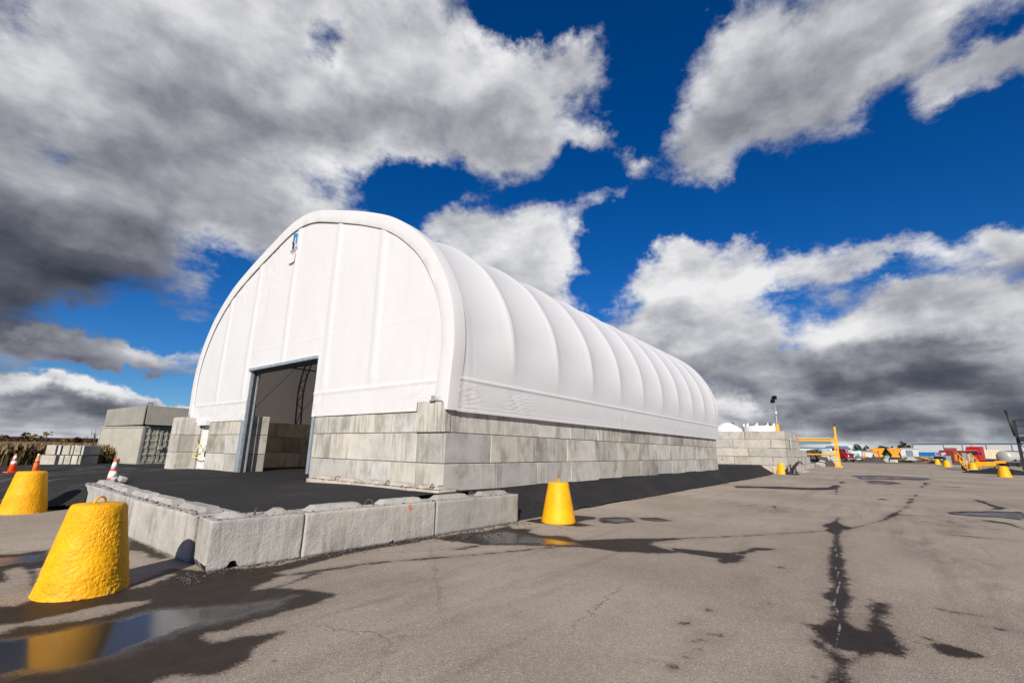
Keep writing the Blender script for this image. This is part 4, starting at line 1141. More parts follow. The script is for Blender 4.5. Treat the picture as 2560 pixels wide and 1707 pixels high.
def bollard(label, x, y, z, rb, rt, h, mat, rz=0, eye=True, group='yellow concrete bollards around the yard', **kw):
    t = thing('concrete_bollard', label, 'bollard', (x, y, z), rz, group)
    bollard_mesh(rb, rt, h, **kw).build('body', mat, t)
    if eye:
        e = link('lifting_eye', EYE, t); e.location = (kw.get('lean', 0) * h, 0, h - 0.005)
    return t
bollard('rough stucco-like yellow bollard casting its shadow on the corner edging block', -6.47, -0.66, LOT, 0.44, 0.285, 0.985, M_YELLOW, rz=0.5, n=240, rows=130, rough=0.017, seed=3)
bollard('yellow bollard standing in front of the two orange cones', -5.93, 8.45, LOT, 0.44, 0.295, 0.98, M_YELLOW, n=150, rows=80, rough=0.014, seed=8, eye=False)
bM = on_lot(1402, 1303)
bollard('smooth yellow bollard with an eye on top, beside the black ramp', 2.14, -1.92, LOT, 0.425, 0.27, 0.955, M_YELLOW2, rz=1.0, n=64, rough=0.0, dome=0.13)
b5 = on_lot(1953, 1183)
bollard('yellow bollard guarding the foot of the tank wall', b5[0] - 1.0, b5[1] - 0.2, LOT, 0.50, 0.34, 1.02, M_YELLOW2, n=32, eye=False)
for lab, px, py, s in (('yellow bollard in front of the black car', 2348, 1161, .96), ('yellow bollard in front of the slim grey cabinet', 2372.5, 1167, 1.0), ('yellow bollard at the foot of the yellow steps', 2440, 1177, 1.0), ('yellow bollard at the end of the dark asphalt mound', 2520, 1193, 1.02)):
    p = on_lot(px, py); bollard(lab, p[0], p[1] + .2, float(lot_z(p[0], p[1])), 0.49 * s, 0.33 * s, 0.97 * s, M_YELLOW2, n=32, eye=False)

# ---------------------------------------------------------------- traffic cones
def cone(label, x, y, z, h, bands, mat, rz=0.3):
    t = thing('traffic_cone', label, 'traffic cone', (x, y, z), rz, 'traffic cones by the pad')
    part_box('base_plate', mat, t, (0, 0, 0.02), (0.36 * h / .71, 0.36 * h / .71, 0.035))
    rb, rt = 0.135 * h / .71, 0.028 * h / .71
    R = lambda z: rb + (rt - rb) * (z / h)
    mb = MB(); mb.smooth = True; mb.lathe([(R(0.03), 0.03), (R(h), h), (0.004, h + 0.004)], 24); mb.build('cone_body', mat, t)
    for a, b, m in bands:
        mb = MB(); mb.smooth = True; mb.lathe([(R(a * h) + 0.003, a * h), (R(b * h) + 0.003, b * h)], 24); mb.build('band', m, t)
p = on_plane(27, 1187, 2, -0.20)
cone('orange cone with two white bands beside the faded cone', p[0], p[1], float(pad_z(p[0], p[1])), 0.72, ((.44, .60, M_REFL), (.70, .90, M_REFL)), M_ORANGE)
p = on_plane(85, 1186, 2, -0.22)
cone('faded orange cone with one dark red band behind the bollard', p[0], p[1], float(pad_z(p[0], p[1])), 0.72, ((.52, .60, M_OXIDE), (.90, 1.0, M_REFL)), M_ORANGE2)
p = on_plane(276, 1212, 2, -0.08)
cone('orange and white striped cone behind the rubble-strewn edging block', p[0], p[1], float(pad_z(p[0], p[1])), 0.66, ((.16, .46, M_REFL), (.56, .84, M_REFL)), M_ORANGE)

# ---------------------------------------------------------------- containers on the left
def corrugate(mb, x0, x1, z0, z1, y, pitch=0.21, depth=0.035):
    """wavy sheet in the xz plane"""
    prof = []; x = x0
    while x < x1 - 1e-3:
        for dx, dy in ((0, 0), (.30, 0), (.5, depth), (.80, depth)):
            if x + dx * pitch <= x1: prof.append((x + dx * pitch, y + dy))
        x += pitch
    prof.append((x1, y)); mb.grid([[(a, b, z0), (a, b, z1)] for a, b in prof])
cp = on_plane(339.5, 1162.7, 2, -0.35); cl = on_plane(234.7, 1156.2, 2, -0.35)
ang = math.atan2(cl[1] - cp[1], cl[0] - cp[0])            # direction of the long side
cont = thing('shipping_container', 'beige corrugated shipping container with barred doors, on the asphalt', 'shipping container', tuple(cp), ang + math.pi)
# local frame: long side along -x from the near corner, doors on +x end; width along +y... side facing camera is y=0
CL, CWd, CH = 6.06, 2.44, 2.59
def container(t, mat, doors=True, L=CL, W=CWd, H=CH, side=1):
    """near bottom corner at origin, body spans x in [-L,0], y in [0,side*W]"""
    s = side
    mb = MB(); corrugate(mb, -L + .12, -0.12, 0.16, H - 0.12, 0.03 * s, 0.16, 0.030 * s); mb.build('side_wall', mat, t)
    mb = MB(); corrugate(mb, -L + .12, -0.12, 0.16, H - 0.12, W * s - 0.03 * s, 0.16, -0.030 * s); mb.build('side_wall', mat, t)
    part_box('end_wall', mat, t, (-L + .05, W * s / 2, H / 2), (0.05, W - .2, H - .2))
    part_box('roof', mat, t, (-L / 2, W * s / 2, H - 0.03), (L - .1, W - .1, 0.04))
    part_box('floor', M_DARKST, t, (-L / 2, W * s / 2, 0.14), (L - .1, W - .1, 0.06))
    for x in (-0.06, -L + .06):
        for y in (0.06, W - .06): part_box('corner_post', mat, t, (x, y * s, H / 2), (0.13, 0.12, H))
    for z in (0.09, H - 0.06):
        for y in (0.04, W - .04): part_box('rail', mat, t, (-L / 2, y * s, z), (L - .24, 0.07, 0.11 if z > 1 else .16))
        part_box('rail', mat, t, (-0.05, W * s / 2, z), (0.10, W - .24, 0.11 if z > 1 else .16))
    if doors:
        for d in (0, 1):
            y0 = 0.13 + d * (W - .26) / 2; y1 = y0 + (W - .26) / 2 - 0.015
            mb = MB(); zs = np.linspace(0.2, H - .14, 1)
            prof = []; z = 0.19; pit = (H - .33) / 5
            for k in range(5):
                a = 0.19 + k * pit
                prof += [(a, 0.0), (a + .26 * pit, 0.0), (a + .36 * pit, -0.028), (a + .90 * pit, -0.028)]
            prof.append((H - .14, 0.0))
            mb.grid([[(-0.03 + dx, (y0 + .05) * s, z), (-0.03 + dx, (y1 - .05) * s, z)] for z, dx in prof])
            mb.box((-0.03, (y0 + .03) * s, H / 2), (0.05, 0.06, H - .34)); mb.box((-0.03, (y1 - .03) * s, H / 2), (0.05, 0.06, H - .34))
            dl = mb.build('door', mat, t)
            for f in (.28, .74):
                yy = (y0 + (y1 - y0) * f) * s
                mb = MB(); mb.smooth = True; mb.cyl((0.008, yy, 0.10), (0.008, yy, H - .06), 0.018, 8)
                mb.smooth = False
                for zz in (0.2, 1.25, 2.42): mb.box((0.0, yy, zz * H / 2.59), (0.05, 0.07, 0.04))
                mb.box((0.05, yy + .10 * s, 0.72 * H / 2.59), (0.02, 0.20, 0.03)) if False else mb.box((0.02, yy + .10 * s, 0.72 * H / 2.59), (0.02, 0.20, 0.03))
                mb.build('lock_bar', mat, dl)
        part_box('lock_box', mat, t, (0.06, W / 2 * s, 1.15), (0.14, 0.26, 0.24))
container(cont, M_BEIGE, side=1)
cont.rotation_euler = (0, 0, ang + math.pi)
# upper bin, set back and wider
ub = at_depth(353, 1, 1062); 
t0 = (cp[:2] - CAM[:2]); dcp = float((cp - CAM) @ CF)
u0 = at_depth(355, dcp + 0.45, 1061.5); u1 = at_depth(258.5, dcp + 5.2, 1071)
bin_ = thing('steel_bin', 'flat-sided beige steel bin resting on the shipping container', 'bin', (u0[0], u0[1], cp[2] + CH + 0.10), math.atan2(u0[1] - u1[1], u0[0] - u1[0]))
Lb = float(np.linalg.norm((u0 - u1)[:2])); Hb = 1.28
mb = MB(); mb.prism([(-Lb, 0), (0.0, 0), (0.05, Hb), (-Lb - .02, Hb)], 0.0, 0.06, 'y'); mb.build('side_panel', M_BEIGE2, bin_)
mb = MB(); mb.prism([(-Lb, 0), (0.0, 0), (0.05, Hb), (-Lb - .02, Hb)], 3.4, 3.46, 'y'); mb.build('side_panel', M_BEIGE2, bin_)
mb = MB(); mb.prism([(0.20, 0), (3.38, 0), (3.38, Hb), (0.12, Hb)], 0.0, 0.06, 'x'); mb.build('end_panel', M_BEIGE2, bin_)
mb = MB(); mb.box((-Lb, 1.73, Hb / 2), (0.06, 3.3, Hb)); mb.build('end_panel', M_BEIGE2, bin_)
mb = MB(); mb.box((-Lb / 2, 1.73, 0.03), (Lb - .1, 3.3, 0.05)); mb.build('bin_floor', M_DARKST, bin_)
for y in (.12, 3.3): part_box('skid', M_DARKST, bin_, (-Lb / 2, y, -0.05), (Lb - .2, 0.10, 0.10))
part_box('corner_gap_plate', M_DARKST, bin_, (-0.03, 0.10, Hb / 2), (0.04, 0.10, Hb - .06))
mb = MB(); mb.smooth = True; mb.tube([(0.02, 0.1, Hb), (0.02, 0.1, Hb + .18), (0.02, .35, Hb + .18), (0.02, .35, Hb)], 0.02, 6); mb.build('lifting_lug', M_DARKST, bin_)

# stacked loose blocks by the reeds
sb = on_plane(104, 1161, 2, -0.36); dsb = float((sb - CAM) @ CF); m_px = dsb / FPX
RT = np.array([CR[0], CR[1]]) / np.hypot(CR[0], CR[1])
def loose(label, pxa, pxb, level, depth=1.3, h=0.62, grp='loose concrete blocks piled by the reeds', turn=0.0, back=0.0):
    w = (pxb - pxa) * m_px; a = at_depth(pxa, dsb + back); c = a[:2] + RT * w / 2 + FH * depth / 2
    o = link('concrete_block', plain_block(w, depth, h, M_TANKWALL, random.randrange(3))); o.location = (c[0], c[1], -0.36 + level * (h + .01))
    o.rotation_euler = (0, 0, math.atan2(RT[1], RT[0]) + turn); return tag(o, label, 'concrete block', grp, 'thing')
loose('wide tan block at the bottom corner of the pile by the reeds', 107, 154, 0, turn=-0.12)
loose('bottom-row block next to the wide tan block in the pile', 157, 168, 0)
loose('bottom-row block fourth from the reeds end, under the middle of the pile', 169.5, 186, 0)
loose('bottom-row block one in from the container end of the pile', 187.5, 203, 0)
loose('bottom-row block at the container end of the pile', 204.5, 212, 0)
loose('upper block resting on the wide tan block', 120, 147, 1, turn=-0.08)
loose('narrow upper block beside the one on the wide tan block', 148, 156, 1)
loose('upper block in the middle of the pile, beyond the dark gap', 160, 179, 1)
loose('narrow upper block right of the pile\'s middle one', 180.5, 188, 1)
loose('upper block one in from the container end', 189, 206, 1)
loose('narrow upper block at the container end of the pile', 207.5, 214, 1)

# ---------------------------------------------------------------- reeds, trees and hills on the left
def blades(name, n, region, hmin, hmax, mat, label, plume=None):
    v = []; f = []; pv = []; pf = []
    for _ in range(n):
        x, y, z = region(); h = random.uniform(hmin, hmax); a = random.random() * 6.28; w = random.uniform(0.02, 0.05)
        lx_, ly_ = random.gauss(0.12, .15), random.gauss(0.05, .15)
        c, s = math.cos(a) * w, math.sin(a) * w; o = len(v)
        v += [(x - c, y - s, z), (x + c, y + s, z), (x + lx_ * .4 - c * .7, y + ly_ * .4 - s * .7, z + h * .6), (x + lx_ * .4 + c * .7, y + ly_ * .4 + s * .7, z + h * .6), (x + lx_, y + ly_, z + h)]
        f += [(o, o + 1, o + 3, o + 2), (o + 2, o + 3, o + 4)]
        if plume and random.random() < .6:
            o = len(pv); k = 2.2; t = (x + lx_, y + ly_, z + h)
            pv += [(t[0] - c * k, t[1] - s * k, t[2] - .22), (t[0] + c * k, t[1] + s * k, t[2] - .18), (t[0] + .05, t[1], t[2] + .14)]; pf.append((o, o + 1, o + 2))
    me = bpy.data.meshes.new(name); me.from_pydata(v, [], f); me.materials.append(mat); o = tag(link(name, me), label, 'reeds', kind='stuff')
    if pv:
        me = bpy.data.meshes.new('reed_plumes'); me.from_pydata(pv, [], pf); me.materials.append(plume); tag(link('reed_plumes', me, o), kind='stuff')
def rg_near():
    y = 34.0 + abs(random.gauss(0, 6)); x = random.uniform(-16, 12); return x, y, -0.42
def rg_far():
    y = random.uniform(40, 150); x = random.uniform(-40, 30) ; return x, y, float(lot_z(x, y)) - .05
blades('reed_bed', 30000, rg_near, 0.85, 1.32, M_REED, 'brown and green reeds growing thickly behind the loose blocks', M_PLUME)
blades('reed_field', 16000, rg_far, 0.6, 0.95, M_PLUME, 'wide straw-coloured reed field stretching to the tree line')
def tree(label, x, y, z, h, w, mat, trunk=0.35, n=420, group=None, bare=False):
    t = thing('tree', label, 'tree', (x, y, z), random.random() * 6, group)
    mb = MB(); mb.smooth = True
    mb.tube([(0, 0, -.2), (0.03 * h, 0, h * .3), (-0.02 * h, 0.02 * h, h * .62), (0, 0, h * .9)], [h * .03, h * .024, h * .015, h * .005], 6)
    for k in range(9):
        a = k * 2.4; zz = h * (trunk + .06 * k * (1 - trunk)); r = w * .42 * random.uniform(.6, 1.05)
        mb.tube([(0, 0, zz * .85), (math.cos(a) * r * .5, math.sin(a) * r * .5, zz), (math.cos(a) * r, math.sin(a) * r, zz + h * random.uniform(.08, .2))], [h * .012, h * .008, h * .003], 5)
        if bare:
            for q in range(4):
                b = a + random.uniform(-.9, .9); e = (math.cos(a) * r * .7, math.sin(a) * r * .7, zz + h * .05)
                mb.tube([e, (e[0] + math.cos(b) * r * .5, e[1] + math.sin(b) * r * .5, e[2] + h * random.uniform(.1, .25))], [h * .004, h * .0015], 4)
    mb.build('trunk', M_BARK, t)
    if bare: return t
    lobes = [(random.gauss(0, .24) * w, random.gauss(0, .24) * w, h * random.uniform(trunk + .1, .93), random.uniform(.14, .25) * w) for _ in range(11)]
    v = []; f = []
    for _ in range(n):
        lx_, ly_, lz, lr = random.choice(lobes)
        d = Vector((random.gauss(0, 1), random.gauss(0, 1), random.gauss(0, .8))).normalized() * lr * random.uniform(.5, 1.1)
        c = Vector((lx_, ly_, lz)) + d; s = w * random.uniform(.045, .11)
        a = Vector((random.gauss(0, 1), random.gauss(0, 1), random.gauss(0, 1))).normalized(); b = a.cross(Vector((0.3, .5, 1))).normalized(); o = len(v)
        v += [c - a * s - b * s * .6, c + a * s - b * s * .6, c + b * s]; f.append((o, o + 1, o + 2))
    me = bpy.data.meshes.new('crown'); me.from_pydata([tuple(q) for q in v], [], f); me.materials.append(mat); link('crown', me, t)
    return t
def tree_px(label, px, py_base, py_top, wpx, depth, mat, **kw):
    p = at_depth(px, depth, py_base); h = 1.2 * (py_base - py_top) * depth / FPX; z = float(lot_z(p[0], p[1]))
    return tree(label, p[0], p[1], z, h + (p[2] - z), wpx * depth / FPX, mat, **kw)
tree_px('dark green bushy tree left of the yellow one on the reed horizon', 62, 1103, 1084, 17, 230, M_LEAFG, trunk=.1)
tree_px('broad golden tree next to the dark green one on the reed horizon', 79, 1104, 1086, 17, 230, M_LEAFY, trunk=.1)
tree_px('slim golden tree with a round top and bare stem', 113, 1104, 1081, 14, 220, M_LEAFY, trunk=.5, n=300)
tree_px('small dark tree beside the slim golden tree', 100, 1104, 1090, 11, 260, M_LEAFG, trunk=.1)
tree_px('low yellowish bush on the tree line towards the container', 160, 1107, 1099, 14, 240, M_LEAFY, trunk=.05)
tree_px('low brown bush on the tree line towards the container', 196, 1107, 1098, 22, 240, M_LEAFB, trunk=.05)
tree_px('bare leafless tree standing behind the container end', 232, 1110, 1076, 20, 120, M_LEAFB, bare=True)
tree_px('smaller bare tree on the tree line beside the container', 212, 1108, 1089, 14, 170, M_LEAFB, bare=True)
# far wood that reads as one dark mass
v = []; f = []
for _ in range(5200):
    px = random.uniform(-700, 420); dpt = random.uniform(480, 640)
    top = 1102.5 + px * .0187 - (9 + 4.5 * mnoise.noise(Vector((px * .012, 0, 0))) + 3 * mnoise.noise(Vector((px * .06, 3, 0)))) - (4 if px < 20 else 0)
    py = random.uniform(top, 1106 + px * .0187)
    c = Vector(tuple(at_depth(px, dpt, py))); s = random.uniform(1.0, 2.2)
    a = Vector((random.gauss(0, 1), random.gauss(0, 1), random.gauss(0, 1))).normalized(); b = a.cross(Vector((0.3, .5, 1))).normalized(); o = len(v)
    v += [tuple(c - a * s - b * s * .6), tuple(c + a * s - b * s * .6), tuple(c + b * s)]; f.append((o, o + 1, o + 2))
me = bpy.data.meshes.new('far_wood'); me.from_pydata(v, [], f); me.materials.append(M_LEAFB)
tag(link('far_wood', me), 'dark brown far-off wood along the reed horizon', 'wood', kind='stuff')
mb = MB(); rows = []
for k in range(161):
    a = rad(-20 + k * 1.0); R0 = 4200; hgt = 26 + 22 * mnoise.noise(Vector((k * .06, 1, 0))) + 8 * mnoise.noise(Vector((k * .23, 2, 0)))
    rows.append([(CAM[0] + R0 * math.cos(a), CAM[1] + R0 * math.sin(a), -5), (CAM[0] + (R0 + 150) * math.cos(a), CAM[1] + (R0 + 150) * math.sin(a), max(5, hgt)), (CAM[0] + (R0 + 900) * math.cos(a), CAM[1] + (R0 + 900) * math.sin(a), -5)])
mb.smooth = True; mb.grid(rows); tag(mb.build('hills', M_HILL), kind='structure')

# ---------------------------------------------------------------- tank wall, tanks, light pole (depth ~42 m)
TC = on_lot(1972, 1185.5)                                       # near corner of the tank wall
TX, TY = float(TC[0]), float(TC[1])
tw = thing('block_wall', 'tall five-course wall of pale concrete blocks around the white tanks', 'wall')
th = 0.765
for k in range(5):
    z0 = LOT + k * th
    cuts = [TY] + list(np.arange(TY + [2.4, 1.15, 3.1, 1.2, 3.3][k], TY + 9.5, 3.2)) + [TY + 10]
    for a, b in zip(cuts[:-1], cuts[1:]): wall_block(tw, TX + 0.03 * k, TX + 0.78, a, b, z0, z0 + th, M_TANKWALL, 0.012)
    xe = TX + 0.80 + [22.0, 17.8, 15.4, 9.6, 8.2][k]
    x = TX + 0.80
    while x < xe:
        w = random.choice([0.8, 0.8, 1.6]); wall_block(tw, x, min(x + w, xe + .3), TY + 0.02 * k, TY + 0.80, z0, z0 + th, M_TANKWALL, 0.015); x += w
kb = thing('kerb', 'low concrete kerb along the foot of the stepped tank wall', 'kerb')
part_box('kerb_stone', M_TANKWALL, kb, (TX + 15, TY - .45, LOT + 0.07), (17, 0.5, 0.15))
for (px, py, h) in ((1806, 1145, 0.34), (1932.5, 1174, 0.42)):
    p = on_plane(px, py, 0, TX - 0.012); mb = MB(); mb.prism([(-.06, -h / 2), (.07, -h / 2 + .03), (.03, h / 2), (-.04, h / 2 - .05)], -0.006, 0.006, 'x')
    o = mb.build('paint_mark', M_SPRAY, tw); o.location = tuple(p)
p = on_plane(1977, 1108, 1, TY - 0.03); part_box('sign_plate', M_WHITE, tw, tuple(p), (0.35, 0.02, 1.0))
def poly_tank(label, px, depth, r, ztop, crown):
    p = at_depth(px, depth); z = float(p[2])
    t = thing('poly_tank', label, 'tank', (p[0], p[1], z), 0.4, 'white tanks behind the block wall')
    H = ztop - z; mb = MB(); mb.smooth = True
    if crown == 'cone': mb.lathe([(r, 0), (r, H - .75), (r * .97, H - .62), (r * .45, H - .12), (r * .30, H - .04), (r * .28, H)], 40); mb.build('shell', M_POLY, t)
    else:
        mb.lathe([(r, 0), (r, H - .30), (r * .96, H - .2), (r * .9, H - .18)], 40); mb.build('shell', M_POLY, t)
        for k in range(9):
            a = k / 9 * 6.283; mb = MB(); mb.box((r * .93 * math.cos(a), r * .93 * math.sin(a), H - .08), (0.13, 0.13, 0.34)); mb.build('lifting_lug', M_POLY, t)
    mb = MB(); mb.smooth = True
    pts = [(-r * .2, -r * .3, H + .05), (r * .25, -r * .5, H + .02), (r * .6, -r * .75, H - .35), (r * .82, -r * .7, H - .75), (r * .84, -r * .7, H - 1.3)] if crown == 'cone' else [(-r * .8, -r * .55, H - .5), (-r * .6, -r * .5, H + .0), (0, -r * .6, H + .12), (r * .5, -r * .5, H + .05)]
    mb.tube(pts, 0.05, 8); mb.build('hose', M_RUBBER, t)
poly_tank('white cone-roofed tank next to the shed end', 1823, 47.5, 1.45, 4.25, 'cone')
poly_tank('white tank with square lugs round its rim, near the light pole', 1905, 47, 1.52, 4.12, 'lugs')
p = at_depth(1951, 50); zt = 7.2
lp = thing('light_pole', 'tall slim light pole with three dark floodlights, rising behind the tanks', 'light pole', tuple(p), 0.2)
mb = MB(); mb.smooth = True; mb.cyl((0, 0, 0), (0, 0, zt - p[2]), 0.07, 10, 0.045); mb.build('pole', M_GALV, lp)
mb = MB(); mb.smooth = True; mb.cyl((0, 0, 0), (0, 0, 4.35 - p[2]), 0.18, 14); mb.build('bumper_sleeve', M_YELLOW2, lp)
for (x, y, z, ax) in ((-0.55, 0, .10, .5), (-0.5, .2, -.25, .6), (0.45, 0, .20, -.5)):
    mb = MB(); Mx = Matrix.Translation((x, y, zt - p[2] + z)) @ Matrix.Rotation(ax, 4, 'Y'); mb.box((0, 0, 0), (0.62, 0.45, 0.18), Mx, taper=(.6, .6)); mb.bar((0, 0, zt - p[2]), (x, y, zt - p[2] + z), 0.05); mb.build('floodlight', M_DARKST, lp)
for (x, z) in ((-.14, -1.62), (.16, -1.45)):
    mb = MB(); mb.smooth = True; mb.lathe([(0.02, -.12), (.11, -.08), (.13, .03), (.06, .14)], 14, Matrix.Translation((x, 0, zt - p[2] + z))); mb.bar((0, 0, zt - p[2] + z), (x, 0, zt - p[2] + z), .05); mb.build('camera_dome', M_WHITE, lp)

# helper frame: local x = picture right, y = away
def spot(px, depth, turn=0.0, dz=0.0):
    p = at_depth(px, depth); p[2] += dz
    return tuple(p), math.atan2(p[1] - CAM[1], p[0] - CAM[0]) - math.pi / 2 + turn
def M_(depth): return depth / FPX
# black hook attachment leaning by the wall corner
loc, rz = spot(1983, 40.3)
hk = thing('grapple_hook', 'black steel hook attachment parked at the corner of the tank wall', 'hook')
hk.scale = (.85,) * 3; hk.location = loc; hk.rotation_euler = (0, 0, rz)
mb = MB(); mb.smooth = True
mb.tube([(-.30, 0, .12), (-.22, 0, .55), (0.0, 0, .82), (.22, 0, 1.12), (.42, 0, 1.30), (.60, 0, 1.28), (.70, 0, 1.10)], [.10, .15, .15, .13, .11, .08, .05], 8); mb.build('hook_arm', M_BLACK, hk)
mb = MB(); mb.box((-.38, 0, .55), (.14, .7, 1.0)); mb.bar((-.3, -.25, .1), (.35, -.25, .04), .12); mb.bar((-.3, .25, .1), (.35, .25, .04), .12); mb.bar((0, 0, .7), (.25, 0, .05), .14); mb.build('mount_frame', M_BLACK, hk)
for s in (-1, 1):
    mb = MB(); mb.bar((-.1, s * .25, .35), (.28, s * .2, .02), .12); mb.build('foot', M_BLACK, hk)

# ---------------------------------------------------------------- yellow gantry, gravel heap, block pile (depth ~60-66 m)
loc, rz = spot(2096, 59)
gn = thing('yellow_gantry', 'yellow steel frame gantry with a tall tapered mast beside the block pile', 'gantry'); gn.location = loc; gn.rotation_euler = (0, 0, rz)
k = M_(65)
for (xa, xb, nme) in ((0.05, -.0, 'mast_leg'), (-0.42, -.10, 'mast_leg')):
    mb = MB(); mb.bar((xa, 0, 0), (xb, 0, 5.15 if xb > -.05 else 3.9), 0.20 if xb > -.05 else .15); mb.build(nme, M_YELLOW2, gn)
mb = MB(); mb.box((0, 0, 5.35), (.24, .24, .4)); mb.build('mast_head', M_DARKST, gn)
mb = MB(); mb.bar((-.05, 0, 3.42), (-6.3, 1.5, 3.5), .26, .28); mb.build('top_beam', M_YELLOW2, gn)
mb = MB(); mb.bar((-.05, 0, 1.62), (-6.3, 1.5, 1.6), .15); mb.build('lower_rail', M_YELLOW2, gn)
mb = MB(); mb.box((-.1, 0, .12), (.8, .5, .2)); mb.build('foot_plate', M_YELLOW2, gn)
mb = MB(); mb.bar((-4.2, .9, 3.6), (-4.2, .9, 3.95), .16); mb.bar((-4.2, .75, 1.9), (-4.2, .75, 3.7), .03); mb.build('beacon', M_SPRAY, gn)
def heap(name, label, px, depth, w, d, h, mat, cat='heap', seed=0, turn=0.0):
    loc, rz = spot(px, depth, turn)
    mb = MB(); mb.smooth = False; rows = []
    for i in range(25):
        row = []
        for j in range(13):
            a, b = i / 24 * 2 - 1, j / 12 * 2 - 1
            r = max(0, 1 - (a * a + b * b)); z = h * r ** .8 * (1 + .35 * fbm((a * 2.5 + seed, b * 2, 1), 4)) + .10 * h * fbm((a * 9, b * 9, seed), 3) * min(1, r * 4)
            row.append((a * w / 2, b * d / 2, z - .05))
        rows.append(row)
    mb.grid(rows); o = mb.build(name, mat); o.location = loc; o.rotation_euler = (0, 0, rz)
    return tag(o, label, cat, kind='thing')
heap('gravel_heap', 'dark gravel heap between the tank wall and the block pile', 2030, 66, 6.0, 5, 2.2, M_GRAVEL, seed=1)
k = M_(64.5)
for lv, cells in enumerate((((2062, 2074), (2074.5, 2084), (2084.5, 2094)), ((2053, 2072), (2072.5, 2082), (2082.5, 2094)), ((2057, 2078), (2078.5, 2094)))):
    for i, (a, b) in enumerate(cells):
        loc, rz = spot((a + b) / 2, 64.5)
        o = link('concrete_block', plain_block((b - a) * k, 1.2, .70, M_TANKWALL, i)); o.location = (loc[0], loc[1], loc[2] + lv * .71); o.rotation_euler = (0, 0, rz)
        tag(o, ['bottom', 'middle', 'top'][lv] + '-course block of the pile at the gantry foot, ' + ['heap end', 'gantry end', 'mast side'][min(i, 2) if lv < 2 else (0 if i == 0 else 2)], 'concrete block', 'block pile at the gantry foot', 'thing')
loc, rz = spot(2050, 61.8, -.5); o = link('concrete_block', plain_block(.8, 1.5, .6, M_TANKWALL, 1)); o.location = loc; o.rotation_euler = (.35, .2, rz)
tag(o, 'tilted loose block lying against the pile at the gantry foot', 'concrete block', None, 'thing')

